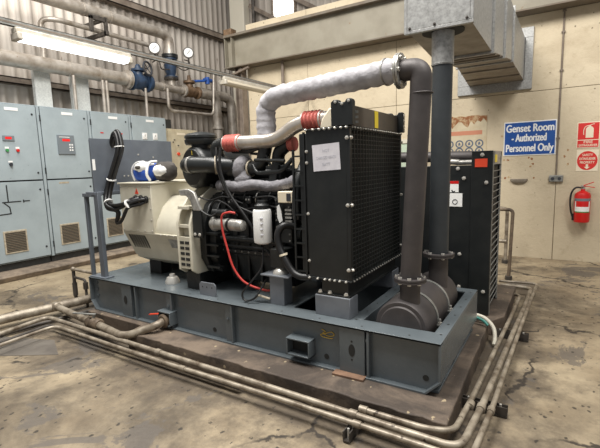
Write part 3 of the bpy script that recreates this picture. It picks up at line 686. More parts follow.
# inlet casting between coupler and tank
mb = MB(); mb.prism([(-1.52,1.862),(-1.37,1.862),(-1.37,2.0),(-1.44,2.0),(-1.5,1.93)], 'y', 2.72, 2.96); link('inlet_box', mb, 'signcream', ra, .01)
# lower bracket / foot
link('lower_bracket', B((-1.49,2.65,.665),(-1.275,3.64,.77)), 'black', ra, .003); link('base_plate', B((-1.53,2.63,.655),(-1.255,3.66,.667)), 'black', ra, .001)
bolts(ra, [(-1.5,2.645,.672),(-1.42,2.645,.672),(-1.29,2.645,.672)], (0,0,1), .013, .014)
# fan shroud and ladder guard on the engine side
mb = MB(); mb.box((-1.66,2.66,.8),(-1.6,3.68,1.83)); link('fan_shroud', mb, 'black', ra, .004)
mb = MB(); mb.box((-1.72,2.65,.78),(-1.705,2.665,1.72)); mb.box((-1.625,2.65,.78),(-1.61,2.665,1.84))
for k in range(9): mb.box((-1.72,2.652,.8+.108*k),(-1.61,2.663,.812+.108*k))
link('ladder_guard', mb, 'black', ra)
mb = MB()
mb.tube([(-1.72,2.7+0,1.2)]+[(-1.72,3.15-.46*math.cos(a),1.3+.46*math.sin(a)) for a in [PI*k/16 for k in range(17)]]+[(-1.72,3.61,1.2)], .035, 10); link('fan_ring', mb, 'black', ra)
mb = MB()
mb.cyl((-1.75,3.15,1.25),(-1.68,3.15,1.25),.09)
for k in range(7):
    a = 2*PI*k/7; mb.obox((-1.71,3.15+.23*math.cos(a),1.25+.23*math.sin(a)),(.012,.30,.09), Matrix.Rotation(a,3,'X')@Matrix.Rotation(.5,3,'Y'))
link('fan', mb, 'black', ra)
# paper note
pn = thing('paper_note', (-1.43,2.638,1.65), 'white sheet of paper with faint handwriting taped to the radiator side panel', 'paper')
mb = MB(); mb.obox((-1.425,2.637,1.655),(.215,.002,.185), Matrix.Rotation(math.radians(-3),3,'Y')); link('sheet', mb, 'paper', pn)
for s, w, z in (('NOT',.055,1.70),('CHARGED READY',.16,1.652),('BATT',.06,1.605)): text(pn, s, .03, (-1.425,2.6355,z), (PI/2,math.radians(-3),0), 'pencil', 0, 'handwriting', .0003, w)
# ------------------------------------------------------------------ muffler & pipes
MX = -.9; MZ = .49
mf = thing('muffler', (MX,3.13,.34), 'fat grey cylindrical exhaust silencer lying across the right bay of the skid', 'silencer')
mb = MB(); mb.lathe((MX,2.665,MZ),(0,1,0),[(-.0,.02),(.0,.14),(.012,.148),(.012,.172),(.03,.184),(.92,.184),(.94,.172),(.95,.08)],44); link('drum', mb, 'exh', mf)
for yy in (2.93,3.26):
    mb = MB(); mb.lathe((MX,yy-.016,MZ),(0,1,0),[(0,.184),(0,.19),(.032,.19),(.032,.184)],44); o = link('strap', mb, 'strut', mf)
    link('strap_foot', B((MX+.175,yy-.02,.45),(MX+.225,yy+.02,.462)), 'strut', o, .002)
    mb = MB(); mb.cyl((MX+.2,yy,.41),(MX+.2,yy,.50),.008); mb.cyl((MX+.2,yy,.462),(MX+.2,yy,.475),.016,seg=6); link('strap_bolt', mb, 'steel', o)
P1 = (-.865,2.77); P2 = (-.825,3.37)
def flange(par, c, r0, r1, m='exh', nb=8, ax=(0,0,1), th=.012, nm='flange'):
    axv = Vector(ax).normalized(); c = Vector(c)
    mb = MB(); mb.lathe(c-axv*th*1.15,ax,[(0,r0),(0,r1),(th,r1),(th,r0)],32); mb.lathe(c+axv*th*.15,ax,[(0,r0),(0,r1),(th,r1),(th,r0)],32)
    o = link(nm, mb, m, par)
    u = axv.orthogonal().normalized(); w = axv.cross(u)
    for k in range(nb):
        a = 2*PI*(k+.3)/nb; p = c+(u*math.cos(a)+w*math.sin(a))*(r0+r1)/2
        mb = MB(); mb.cyl(p-axv*.026,p+axv*.026,.008,seg=8); mb.cyl(p-axv*.024,p-axv*.012,.014,seg=6); mb.cyl(p+axv*.014,p+axv*.026,.014,seg=6); link('flange_bolt', mb, 'steel', o)
    return o
mb = MB(); mb.cyl((P1[0],P1[1],MZ+.12),(P1[0],P1[1],.795),.068,seg=28); link('inlet_stub', mb, 'exh', mf)
mb = MB(); mb.cyl((P2[0],P2[1],MZ+.12),(P2[0],P2[1],.855),.074,seg=28); link('outlet_stub', mb, 'exh', mf)
e1 = thing('exhaust_pipe', (P1[0],P1[1],.83), 'thick dark grey vertical exhaust pipe with top elbow, nearer of the two silencer pipes', 'exhaust pipe')
flange(e1, (P1[0],P1[1],.81), .068, .108, nb=8)
xt = -.80
mb = MB(); mb.tube([(P1[0],P1[1],.81),(xt-.004,P1[1],2.03),(xt,P1[1],2.19),(xt-.14,P1[1]+.003,2.19)], .068, 32, .13); link('pipe', mb, 'exh', e1)
mb = MB(); mb.ring((xt+.002,P1[1],2.035),(0,0,1),.068,.005); link('weld_bead', mb, 'exh', e1)
e2 = thing('exhaust_pipe', (P2[0],P2[1],.88), 'dark blue-grey vertical exhaust pipe rising into the galvanised duct hood', 'exhaust pipe')
flange(e2, (P2[0],P2[1],.87), .074, .12, nb=6)
mb = MB(); mb.cyl((P2[0],P2[1],.87),(P2[0]+.01,P2[1],2.33),.074,seg=32); link('pipe', mb, 'exh2', e2)
mb = MB(); mb.cyl((P2[0]+.01,P2[1],2.31),(P2[0]+.01,P2[1],2.7),.08,seg=32); mb.ring((P2[0]+.01,P2[1],2.32),(0,0,1),.08,.003); link('sleeve', mb, 'galv', e2, label='galvanised top sleeve')
# wrapped pipe
wp = thing('wrapped_exhaust_pipe', (-1.5,2.85,2.1), 'long exhaust pipe wrapped in pale grey insulation cloth rising from the turbo over the radiator', 'insulated pipe')
mb = MB(); path = [(-2.175,2.94,1.84),(-2.2,2.95,2.0),(-2.185,2.95,2.125),(-2.1,2.945,2.175),(-1.9,2.93,2.18)]
P = [Vector((-2.175,2.94,1.86))]
pts = []
a0 = Vector((-2.15,2.94,1.86)); a1 = Vector((-2.165,2.95,2.165)); a2 = Vector((-.955,2.775,2.2))
for k in range(8): pts.append(a0.lerp(a1, .0+.5*k/8))
A = a0.lerp(a1,.5); Bq = a1.lerp(a2,.16)
for k in range(10):
    u = k/10; pts.append(A*(1-u)**2+a1*2*u*(1-u)+Bq*u*u)
for k in range(34): pts.append(Bq.lerp(a2, k/33))
random.seed(5)
rr = [.08*(1+.05*math.sin(i*2.1)+random.uniform(-.02,.02)) for i in range(len(pts))]
mb.tube(pts, rr, 28)
for v in mb.bm.verts:
    v.co += Vector((math.sin(v.co.x*61+v.co.z*43),math.sin(v.co.y*77+v.co.x*50),math.sin(v.co.x*72-v.co.y*57)))*.0025
link('insulation_wrap', mb, 'wrap', wp)
link('wire_band', MB().band((-1.035,2.787,2.199),(1,-.15,.03),.086,.008,.004), 'silver', wp)
flange(wp, (-.94,2.773,2.19), .064, .112, 'silver', 6, (1,0,0), .012)

# ------------------------------------------------------------------ duct
du = thing('ventilation_duct', (-.9,5.5,2.56), 'galvanised sheet metal duct hood running from above the exhaust pipe to the wall', 'duct')
secs = [(3.22,-1.04,-.6,2.56,3.32),(4.3,-1.12,-.61,2.57,3.42),(5.2,-1.2,-.62,2.70,3.44),(6.1,-1.28,-.63,2.83,3.45),(7.69,-1.42,-.615,2.82,3.45)]
def duct_sec(a, b, nm):
    mb = MB(); rr = []
    for (yy,x0,x1,z0,z1) in (a,b): rr.append([Vector((x0,yy,z0)),Vector((x1,yy,z0)),Vector((x1,yy,z1)),Vector((x0,yy,z1))])
    mb.rings(rr)
    for f in mb.bm.faces:
        f.normal_update()
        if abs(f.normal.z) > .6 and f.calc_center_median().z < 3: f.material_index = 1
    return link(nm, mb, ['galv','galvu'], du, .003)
for i in range(4): duct_sec(secs[i], secs[i+1], 'duct_section')
for i, s in enumerate(secs):
    yy,x0,x1,z0,z1 = s; t = .022; mb = MB()
    if i == 0: yy += .015
    mb.box((x0-t,yy-.015,z0-t),(x1+t,yy+.015,z0)); mb.box((x0-t,yy-.015,z1),(x1+t,yy+.015,z1+t)); mb.box((x0-t,yy-.015,z0),(x0,yy+.015,z1)); mb.box((x1,yy-.015,z0),(x1+t,yy+.015,z1))
    o = link('joint_flange', mb, 'galv', du, .002)
for yy in (4.6,4.95,6.5,7.1):
    mb = MB(); i = max(j for j in range(4) if secs[j][0] <= yy); a, b = secs[i], secs[i+1]; u = (yy-a[0])/(b[0]-a[0])
    x0 = a[1]+(b[1]-a[1])*u; x1 = a[2]+(b[2]-a[2])*u; z0 = a[3]+(b[3]-a[3])*u
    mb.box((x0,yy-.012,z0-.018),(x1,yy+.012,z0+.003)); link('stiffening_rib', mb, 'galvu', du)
mb = MB(); mb.lathe((P2[0]+.01,P2[1],2.548),(0,0,1),[(0,.086),(0,.15),(.01,.15),(.01,.086)],32); link('collar', mb, 'slot', du)
mb = MB(); mb.box((-1.6,7.655,2.68),(-.5,7.699,2.82)); mb.box((-1.6,7.655,3.45),(-.5,7.699,3.6)); mb.box((-1.6,7.655,2.82),(-1.42,7.699,3.45)); mb.box((-.61,7.655,2.82),(-.5,7.699,3.45)); link('wall_collar', mb, 'galv', du, .004)
bolts(du, [(x,3.22,2.575) for x in (-1.02,-.84,-.62)], (0,-1,0), .008, .008, 'dpipe')
mb = MB(); mb.tube([(-.68,6.1,3.45),(-.68,6.1,4.9)], .012, 8); mb.tube([(-1.0,3.3,3.3),(-1.0,3.3,4.9)], .012, 8); link('hanger_rod', mb, 'dpipe', du)

# ------------------------------------------------------------------ second generator
g2 = thing('generator_radiator', (-1.1,4.45,.15), 'black radiator cabinet of the second generator standing behind the silencer', 'radiator')
link('side_panel', B((-1.62,4.15,.3),(-.725,4.17,1.56)), 'black', g2, .004)
link('core_body', B((-1.62,4.17,.25),(-.575,4.72,1.55)), 'core', g2, .004)
link('edge_panel', B((-.73,4.14,.155),(-.55,4.17,1.685)), 'black', g2, .004)
link('edge_panel', B((-.73,4.72,.155),(-.55,4.75,1.685)), 'black', g2, .004)
link('lower_panel', B((-1.62,4.155,.155),(-.725,4.74,.3)), 'black', g2, .004)
mb = MB()
for k in range(22): mb.obox((-.553,4.445,.24+.063*k),(.006,.56,.006), Matrix.Rotation(math.radians(0),3,'X'))
for yy in (4.18,4.71): mb.box((-.56,yy-.012,.16),(-.547,yy+.012,1.64))
link('wire_guard', mb, 'strut', g2)
link('corner_plate', B((-.575,4.3,1.56),(-.555,4.72,1.685)), 'silver', g2); link('caution_tag', B((-.555,4.3,1.58),(-.55,4.42,1.65)), 'yellow', g2)
bolts(g2, [(-.64,4.14,1.65),(-.95,4.15,1.53),(-.85,4.15,1.53),(-.995,4.15,1.38),(-.795,4.15,1.44),(-.97,4.15,.72),(-.98,4.15,1.1),(-.82,4.15,.72),(-.69,4.14,.26),(-.6,4.14,.38),(-.6,4.14,1.4),(-.82,4.15,.4)], (0,-1,0), .014, .012)
o = link('red_label', B((-.70,4.136,1.54),(-.595,4.14,1.615)), 'orange', g2)
o = link('safety_sticker', B((-.94,4.147,1.31),(-.84,4.15,1.415)), 'white', g2); link('sticker_header', B((-.94,4.1455,1.39),(-.84,4.147,1.415)), 'redp', o); link('pictogram', MB().prism([(-.905,1.325),(-.89,1.305),(-.875,1.31),(-.87,1.325),(-.885,1.318),(-.9,1.335)], 'y', 4.1455, 4.147), 'ink', o)
o = link('white_sticker', B((-.935,4.147,1.175),(-.805,4.15,1.3)), 'white', g2); link('pictogram', MB().ring((-.87,4.146,1.22),(0,1,0),.022,.003,20,6), 'ink', o)
g3 = thing('generator_engine', (-2.4,4.6,.15), 'dark second generator engine mostly hidden behind the near radiator', 'engine')
link('base_frame', B((-4.2,4.2,.15),(-1.65,5.1,.45)), 'blackm', g3, .01); link('block', B((-2.9,4.35,.45),(-1.7,4.95,1.2)), 'blackm', g3, .03)
link('rocker_cover', B((-2.8,4.5,1.2),(-1.8,4.8,1.32)), 'black', g3, .02); mb = MB(); mb.cyl((-1.7,4.65,.9),(-1.62,4.65,.9),.3,seg=28); link('fan_ring', mb, 'black', g3)
mb = MB(); mb.tube([(-1.75,4.28,.75),(-1.66,4.22,.95),(-1.64,4.25,1.1)], .05, 12, .05); link('hose', mb, 'rubber', g3)
s2 = thing('exhaust_stub', (-1.1,4.5,1.56), 'short dark exhaust pipe with silver-wrapped section on top of the second generator', 'pipe')
mb = MB(); mb.tube([(-1.6,4.5,1.66),(-.76,4.5,1.64)], .055, 18); link('pipe', mb, 'exh', s2)
mb = MB(); mb.tube([(-1.05,4.3,1.59),(-.95,4.3,1.595),(-.87,4.3,1.59)], .028, 14, wob=.08); mb.tube([(-.9,4.3,1.585),(-.745,4.3,1.585)], .024, 14); link('foil_wrap', mb, 'silver', s2)
# ------------------------------------------------------------------ wall furniture
sg = thing('wall_sign', (-.5,YB,1.9), 'blue wall sign with white Genset Room lettering', 'sign')
mb = MB(); mb.box((-.872,YB-.008,1.655),(-.138,YB,2.19)); link('border', mb, 'white', sg, .006); link('face', B((-.856,YB-.011,1.671),(-.154,YB-.008,2.174)), 'signblue', sg, .003)
for s, w, z, x in (('Genset Room',.66,2.08,-.503),('- Authorized',.48,1.93,-.51),('Personnel Only',.66,1.77,-.505)): text(sg, s, .165, (x,YB-.0115,z), FRONT, 'white', .005, 'lettering', .001, w)
fs = thing('fire_sign', (.27,YB,1.92), 'square red fire extinguisher sign with white extinguisher symbol', 'sign')
link('border', B((.125,YB-.006,1.735),(.41,YB,2.115)), 'signcream', fs, .003)
link('face', B((.137,YB-.008,1.86),(.398,YB-.006,2.103)), 'signred', fs); link('face', B((.137,YB-.008,1.747),(.398,YB-.006,1.848)), 'signred', fs)
mb = MB(); mb.prism([(.235,1.885),(.33,1.885),(.33,2.02),(.31,2.045),(.295,2.05),(.295,2.07),(.27,2.07),(.27,2.05),(.255,2.045),(.235,2.02)], 'y', YB-.0095, YB-.008); mb.tube([(.27,YB-.009,2.06),(.23,YB-.009,2.055),(.205,YB-.009,2.0),(.21,YB-.009,1.93)], .006, 6, .04); mb.tube([(.29,YB-.009,2.07),(.34,YB-.009,2.085)], .005, 6)
link('extinguisher_symbol', mb, 'signcream', fs)
text(fs, 'FIRE', .055, (.27,YB-.0085,1.822), FRONT, 'signcream', .001, 'lettering', .0008, .11); text(fs, 'EXTINGUISHER', .045, (.27,YB-.0085,1.774), FRONT, 'signcream', .001, 'lettering', .0008, .23)
rs = thing('safety_sign', (.27,YB,1.53), 'cream safety notice with red disc and arrow above the extinguisher', 'sign')
link('board', B((.137,YB-.005,1.39),(.41,YB,1.705)), 'signcream', rs, .003)
mb = MB(); mb.prism([(.273+.128*math.cos(2*PI*k/40),1.548+.14*math.sin(2*PI*k/40)) for k in range(40)], 'y', YB-.007, YB-.005); link('red_disc', mb, 'signred', rs)
for s, w, z in (('SAFETY',.13,1.63),('EXTINGUISHER',.2,1.575),('PROPERTY',.18,1.52)): text(rs, s, .05, (.273,YB-.0075,z), FRONT, 'signcream', .001, 'lettering', .0008, w)
link('arrow', MB().prism([(.258,1.495),(.288,1.495),(.288,1.455),(.31,1.455),(.273,1.42),(.236,1.455),(.258,1.455)], 'y', YB-.009, YB-.007), 'signcream', rs)
# extinguisher
fx, fy = .24, YB-.115
fe = thing('fire_extinguisher', (fx,fy,.63), 'red fire extinguisher with black hose hanging on the stained beige wall', 'fire extinguisher')
mb = MB(); mb.lathe((fx,fy,.63),(0,0,1),[(0,.08),(.008,.1),(.03,.104),(.40,.104),(.44,.09),(.465,.05),(.475,.03),(.50,.028)],32); cy = link('cylinder', mb, 'redp', fe)
mb = MB(); mb.cyl((fx,fy,1.13),(fx,fy,1.17),.026); mb.sphere((fx-.01,fy-.03,1.17),.018); link('valve', mb, 'silver', fe)
mb = MB(); mb.obox((fx+.07,fy,1.165),(.15,.022,.012), Matrix.Rotation(math.radians(10),3,'Y')); link('handle', mb, 'redp', fe, .003)
mb = MB(); mb.obox((fx+.06,fy,1.205),(.15,.022,.012), Matrix.Rotation(math.radians(-22),3,'Y')); link('lever', mb, 'redp', fe, .003)
mb = MB(); mb.curve([(fx-.02,fy,1.15),(fx-.09,fy,1.15),(fx-.14,fy-.01,1.08),(fx-.155,fy-.02,.95),(fx-.14,fy-.02,.8),(fx-.11,fy-.02,.7)], .013, 10); link('hose', mb, 'rubber', fe)
mb = MB(); mb.cyl((fx-.112,fy-.02,.76),(fx-.1,fy-.02,.66),.017,.024); link('nozzle', mb, 'rubber', fe)
def wraplabel(z0, z1, a0, a1, m, nm, par, r=.1055):
    mb = MB(); n = 12; lo = []; 
    rr = []
    for k in range(n+1):
        a = math.radians(a0+(a1-a0)*k/n); c, s_ = math.cos(a), math.sin(a)
        rr.append([Vector((fx+r*c,fy+r*s_,z0)),Vector((fx+r*c,fy+r*s_,z1)),Vector((fx+(r-.002)*c,fy+(r-.002)*s_,z1)),Vector((fx+(r-.002)*c,fy+(r-.002)*s_,z0))])
    mb.rings(rr); return link(nm, mb, m, par)
wraplabel(.955,.995,-160,-20,'ctrl','brand_band',cy); wraplabel(.80,.87,-150,-30,'white','instruction_label',cy); wraplabel(.785,.8,-150,-30,'green','green_band',cy)
wraplabel(.87,.95,-150,-140,'white','label_edge',cy); wraplabel(.87,.95,-40,-30,'white','label_edge',cy)
for s, z in (('PULL PIN',.93),('AIM LOW',.9)): pass
link('wall_hook', B((fx-.03,fy+.09,.98),(fx+.03,YB,1.06)), 'dpipe', fe, .002)
# conduit & socket
cd = thing('wall_conduit', (-.115,YB-.02,1.3), 'thin vertical grey conduit running down the wall to a socket box', 'conduit')
mb = MB(); mb.tube([(-.115,YB-.018,1.33),(-.115,YB-.018,3.9)], .012, 10); link('tube', mb, 'girt', cd)
for z in (2.9,3.45,1.9,3.75): link('saddle', B((-.14,YB-.03,z-.012),(-.09,YB,z+.012)), 'girt', cd, .002)
o = link('socket_box', B((-.21,YB-.045,1.235),(-.02,YB,1.335)), 'strut', cd, .01)
for x in (-.16,-.07): mb = MB(); mb.cyl((x,YB-.05,1.285),(x,YB-.045,1.285),.024); link('socket', mb, 'ink', o)
mb = MB(); mb.lathe((0,0,0),(0,-1,0),[(0,.13),(.03,.12),(.05,.07),(.052,.02)],28)
for v in mb.bm.verts: v.co.z *= .5; v.co += Vector((-.63,YB,1.27))
for v in mb.bm.verts: 
    if v.co.z > 1.285: v.co.z = 1.285
solo('wall_bracket', mb, 'galvu', 'small half-oval rusty metal fitting on the wall below the blue sign', 'wall fitting', (-.63,YB,1.27))
ho = MB()
for x, z in ((-.86,1.59),(-.80,1.59),(-.5,1.62),(-.46,1.6),(-.44,1.52),(-.47,1.48),(-.83,1.3),(-.78,1.31),(-.42,1.3),(.02,1.72),(-.02,1.62),(.03,1.5),(-.9,1.98)):
    ho.prism([(x+.016*math.cos(a)*random.uniform(.6,1.3),z+.016*math.sin(a)*random.uniform(.6,1.5)) for a in [2*PI*k/9 for k in range(9)]], 'y', YB-.0015, YB+.001)
struct('trim_9', ho, 'rust')
# poster
ps = thing('safety_poster', (-1.45,YB,1.9), 'large aged cream poster with rows of round pictograms and rust along its top', 'poster')
link('board', B((-1.98,YB-.006,1.48),(-1.13,YB,2.36)), 'poster', ps, .003)
link('red_stripe', B((-1.95,YB-.0075,2.03),(-1.2,YB-.006,2.10)), 'posterred', ps)
mb = MB(); random.seed(9)
top = [(-1.98+.05*k, 2.34+random.uniform(-.01,.02)) for k in range(18)]; bot = [(-1.13-.05*k, 2.22+random.uniform(-.08,.08)) for k in range(18)]
mb.prism(top+bot, 'y', YB-.0078, YB-.006); link('rust_edge', mb, 'rust', ps)
for i in range(5):
    for j in range(2):
        x, z = -1.878+.159*i, 1.885-.125*j
        mb = MB(); mb.lathe((x,YB-.0062,z),(0,-1,0),[(0,.066),(.0015,.066),(.0015,.046),(.001,.045)],24); o = link('pictogram', mb, 'picto', ps)
        mb = MB(); mb.lathe((x,YB-.0072,z),(0,-1,0),[(0,.044),(.0006,.044)],20); link('inner_disc', mb, 'poster', o)
        mb = MB(); mb.prism([(x-.02,z-.025),(x+.02,z-.02),(x+.012,z+.02),(x,z+.03),(x-.015,z+.015)], 'y', YB-.0086, YB-.0078); link('symbol', mb, 'picto', o)
# pale framed doorway seen in the gap behind the radiator
dr = MB(); dr.box((-2.7,YB-.03,.0),(-2.25,YB,1.95)); d = struct('door_1', dr, 'glasspale', .004)
mb = MB(); mb.box((-2.76,YB-.05,0),(-2.69,YB,2.02)); mb.box((-2.25,YB-.05,0),(-2.18,YB,2.02)); mb.box((-2.76,YB-.05,1.95),(-2.18,YB,2.02)); mb.box((-2.7,YB-.045,1.28),(-2.25,YB-.03,1.36)); link('door_frame', mb, 'frame', d)
mb = MB()
for k in range(6): mb.box((-2.68+.075*k,YB-.045,.2),(-2.665+.075*k,YB-.03,1.28))
link('door_bar', mb, 'frame', d)

# beam
bm_ = thing('steel_beam', (-1,7.5,3.78), 'deep beige steel I-beam spanning the room above the panelled wall', 'beam')
mb = MB(); mb.box((-6.5,7.53,3.8),(5,7.555,4.42)); link('web', mb, 'beam', bm_)
mb = MB(); mb.box((-6.5,7.4,3.775),(5,7.69,3.80)); link('bottom_flange', mb, 'flange', bm_, .002)
mb = MB(); mb.box((-6.5,7.4,4.42),(5,7.69,4.47)); link('top_flange', mb, 'flange', bm_, .002)
for x in (-6.49,-6.3): link('web_stiffener', B((x,7.42,3.8),(x+.015,7.53,4.42)), 'beam', bm_)
link('rust_block', B((-6.5,7.42,4.47),(-6.28,7.6,4.6)), 'brown', bm_, .01)
cl = thing('steel_column', (-6.2,7.6,0), 'brown-beige steel column standing under the left end of the big beam', 'column')
mb = MB(); mb.box((-6.3,7.5,0),(-6.28,7.68,3.775)); mb.box((-6.13,7.5,0),(-6.11,7.68,3.775)); mb.box((-6.28,7.58,0),(-6.13,7.595,3.775)); link('section', mb, 'girt', cl, .002)
mb = MB(); mb.obox((-6.25,7.5,3.62),(.42,.06,.05), Matrix.Rotation(math.radians(-40),3,'Y')); mb.obox((-6.1,7.45,3.68),(.5,.05,.04), Matrix.Rotation(math.radians(-12),3,'Y')); link('knee_brace', mb, 'girt', cl)
mb = MB(); mb.tube([(-5.09,7.6,3.775),(-5.09,7.6,3.13)], .035, 14); mb.tube([(-7.35,9.7,4.3),(-7.35,9.7,7.5)], .05, 10)
solo('beam_hanger', MB().tube([(-5.09,7.6,3.775),(-5.09,7.6,3.13)], .035, 14), 'girt', 'short vertical pipe hanging from the beam behind the wrapped exhaust', 'hanger', (-5.09,7.6,3.13)); mb.bm.free()
solo('drain_pipe', MB().tube([(-7.35,9.66,4.3),(-7.35,9.66,7.5)], .05, 12), 'dpipe', 'dark vertical pipe on the rear corrugated wall beside the beige column', 'pipe', (-7.35,9.66,4.3))

# ------------------------------------------------------------------ rail and lamps
rl = thing('cable_rail', (-4.5,4.8,3.03), 'long grey strut rail carrying the fluorescent lamps across the room', 'rail')
mb = MB(); x = -4.5; mb.box((x-.025,.6,3.04),(x+.025,7.68,3.046)); mb.box((x-.025,.6,2.99),(x-.021,7.68,3.046)); mb.box((x+.021,.6,2.99),(x+.025,7.68,3.046))
link('channel', mb, 'strut', rl)
link('groove', B((x-.0265,.7,3.008),(x+.0265,7.6,3.024)), 'girt', rl)
mb = MB(); mb.cyl((x,1.0,3.04),(x,1.0,7.4),.008); mb.cyl((x,6.9,3.04),(x,6.9,7.4),.008); link('hanger_rod', mb, 'dpipe', rl) if False else mb.bm.free()
def lamp(y0, y1, on, label):
    t = thing('fluorescent_lamp', (-4.5,(y0+y1)/2,2.98), label, 'lamp', 'fluorescent lamps on the rail')
    link('housing', B((-4.55,y0,2.93),(-4.45,y1,2.985)), 'lampb', t, .01)
    mb = MB(); mb.prism([(-4.56,2.935),(-4.57,2.90),(-4.55,2.87),(-4.45,2.87),(-4.43,2.90),(-4.44,2.935)], 'y', y0+.04, y1-.04); link('diffuser', mb, 'lamp' if on else 'lampoff', t, .006)
    for yy in (y0,y1-.05): link('end_cap', B((-4.572,yy,2.868),(-4.428,yy+.05,2.938)), 'lampb', t, .01)
    for yy in (y0+.2,y1-.2): link('clip', B((-4.51,yy,2.98),(-4.49,yy+.03,2.995)), 'strut', t)
    return t
lamp(2.16,3.42,True,'lit fluorescent lamp glowing white under the rail near the left cabinets'); lamp(5.05,6.6,False,'unlit beige fluorescent lamp under the far end of the rail')

# ------------------------------------------------------------------ cabinets
FX = -7.3; ZD0, ZD1 = .23, 2.69
ys = [2.84,3.71,4.585,5.43,6.35]
def cabinet(i, y0, y1, label):
    t = thing('electrical_cabinet', (-7.75,(y0+y1)/2,.11), label, 'cabinet', None)
    link('body', B((-8.2,y0+.004,.22),(FX-.03,y1-.004,2.70)), 'cab', t, .004)
    link('plinth', B((-8.15,y0+.01,.11),(FX-.06,y1-.01,.22)), 'plinth', t)
    link('side_trim', B((FX-.03,y0+.002,.22),(FX-.012,y0+.045,2.70)), 'cab', t, .002)
    link('gasket', B((FX-.03,y0+.045,.235),(FX-.02,y1-.008,2.685)), 'cabgap', t)
    sp = 1.5
    up = link('door', B((FX-.02,y0+.055,sp+.012),(FX,y1-.018,2.68)), 'cab', t, .003); lo = link('door', B((FX-.02,y0+.055,.245),(FX,y1-.018,sp-.012)), 'cab', t, .003)
    link('name_plate', B((FX,y0+.40,2.585),(FX+.004,y0+.59,2.63)), 'white', up)
    for d, z in ((up,2.55),(up,1.62),(lo,1.35),(lo,.4)):
        mb = MB(); mb.cyl((FX,y1-.08,z),(FX+.008,y1-.08,z),.015,seg=14); link('lock', mb, 'cabgap', d)
    for d, z in ((up,2.5),(up,1.65),(lo,1.3),(lo,.42)): link('hinge', B((FX-.02,y0+.036,z-.05),(FX+.006,y0+.052,z+.05)), 'cabgap', d, .002)
    v0 = y0+.34
    v = link('vent_grille', B((FX,v0-.17,.375),(FX+.012,v0+.17,.735)), 'vent', lo, .004)
    link('vent_dark', B((FX+.0115,v0-.145,.4),(FX+.013,v0+.145,.71)), 'cabgap', v)
    mb = MB()
    for k in range(12): mb.obox((FX+.016,v0,.415+.026*k),(.004,.29,.02), Matrix.Rotation(math.radians(35),3,'Y'))
    link('vent_slat', mb, 'ventslat', v)
    return t, up, lo
labs = ['leftmost pale grey electrical cabinet with mimic diagram lines and three small indicator lamps','pale grey electrical cabinet with grey controller and red digital display','pale grey electrical cabinet partly hidden behind the blue-grey panel box','pale grey electrical cabinet at the end of the row with two round white meters']
cabs = [cabinet(i, ys[i], ys[i+1], labs[i]) for i in range(4)]
# extra details
_, up, lo = cabs[0]
o = link('digital_meter', B((FX,3.165,2.12),(FX+.015,3.33,2.2)), 'ctrl', up, .003); link('readout', B((FX+.015,3.20,2.145),(FX+.017,3.29,2.18)), 'disp', o)
for yy, m in ((3.06,'yellow'),(3.21,'green'),(3.36,'redp')):
    mb = MB(); mb.cyl((FX,yy,1.975),(FX+.025,yy,1.975),.022,seg=16); o = link('indicator_lamp', mb, m, up); link('lamp_label', B((FX,yy-.025,2.0),(FX+.003,yy+.03,2.03)), 'white', o)
mb = MB(); mb.cyl((FX,3.24,1.76),(FX+.02,3.24,1.76),.025,seg=16); mb.box((FX+.02,3.23,1.735),(FX+.04,3.25,1.785)); o = link('selector_switch', mb, 'ink', up); link('lamp_label', B((FX,3.21,1.79),(FX+.003,3.27,1.815)), 'white', o)
mb = MB()
def seg(y0,z0,y1,z1,w=.018):
    d = Vector((0,y1-y0,z1-z0)); mb.obox((FX+.001,(y0+y1)/2,(z0+z1)/2),(.003,d.length+w*.5,w), Matrix.Rotation(math.atan2(d.z,d.y),3,'X'))
seg(3.14,1.44,3.14,1.18); seg(3.06,1.18,3.32,1.18); seg(3.36,1.2,3.36,1.16); seg(3.36,1.18,3.45,1.18); seg(3.08,1.17,3.15,1.1); seg(3.15,1.1,3.16,1.0); seg(3.16,1.0,2.95,.99)
link('mimic_diagram', mb, 'chalkline', lo)
_, up, lo = cabs[1]
o = link('controller', B((FX,3.99,1.92),(FX+.02,4.28,2.245)), 'ctrl', up, .004); link('readout', B((FX+.02,4.07,2.14),(FX+.022,4.2,2.18)), 'disp', o); link('white_strip', B((FX+.02,4.02,2.205),(FX+.022,4.2,2.215)), 'white', o)
for k in range(3):
    for j in range(2): link('key', B((FX+.02,4.18+.04*j,1.98+.045*k),(FX+.023,4.205+.04*j,2.005+.045*k)), 'white', o)
link('tan_sticker', B((FX,3.95,1.425),(FX+.002,4.12,1.455)), 'vent', lo)
_, up, lo = cabs[2]
for yy in (4.8,5.2): link('red_label', B((FX,yy,2.31),(FX+.004,yy+.06,2.33)), 'redp', up)
_, up, lo = cabs[3]
for yy in (5.77,6.03):
    mb = MB(); mb.box((FX,yy-.055,2.235),(FX+.012,yy+.055,2.365)); mb.cyl((FX+.012,yy,2.3),(FX+.02,yy,2.3),.045,seg=20); o = link('round_meter', mb, 'white', up); link('needle', B((FX+.02,yy-.004,2.285),(FX+.022,yy+.004,2.33)), 'ink', o)
c5 = thing('beige_cabinet', (-7.8,6.9,.11), 'shorter beige control cabinet with an orange knob at the end of the grey row', 'cabinet')
link('body', B((-8.2,6.42,.11),(-7.42,7.36,2.5)), 'beige2', c5, .005); d5 = link('door', B((-7.42,6.47,.2),(-7.4,7.32,2.45)), 'beige2', c5, .003)
link('name_plate', B((-7.4,6.72,2.37),(-7.396,6.96,2.42)), 'signcream', d5)
mb = MB(); mb.cyl((-7.4,6.72,1.95),(-7.37,6.72,1.95),.035); link('orange_knob', mb, 'orange', d5)
for yy, z in ((6.62,2.25),(6.58,2.2),(6.72,2.13)): link('switch', B((-7.4,yy,z),(-7.385,yy+.03,z+.02)), 'ink', d5)
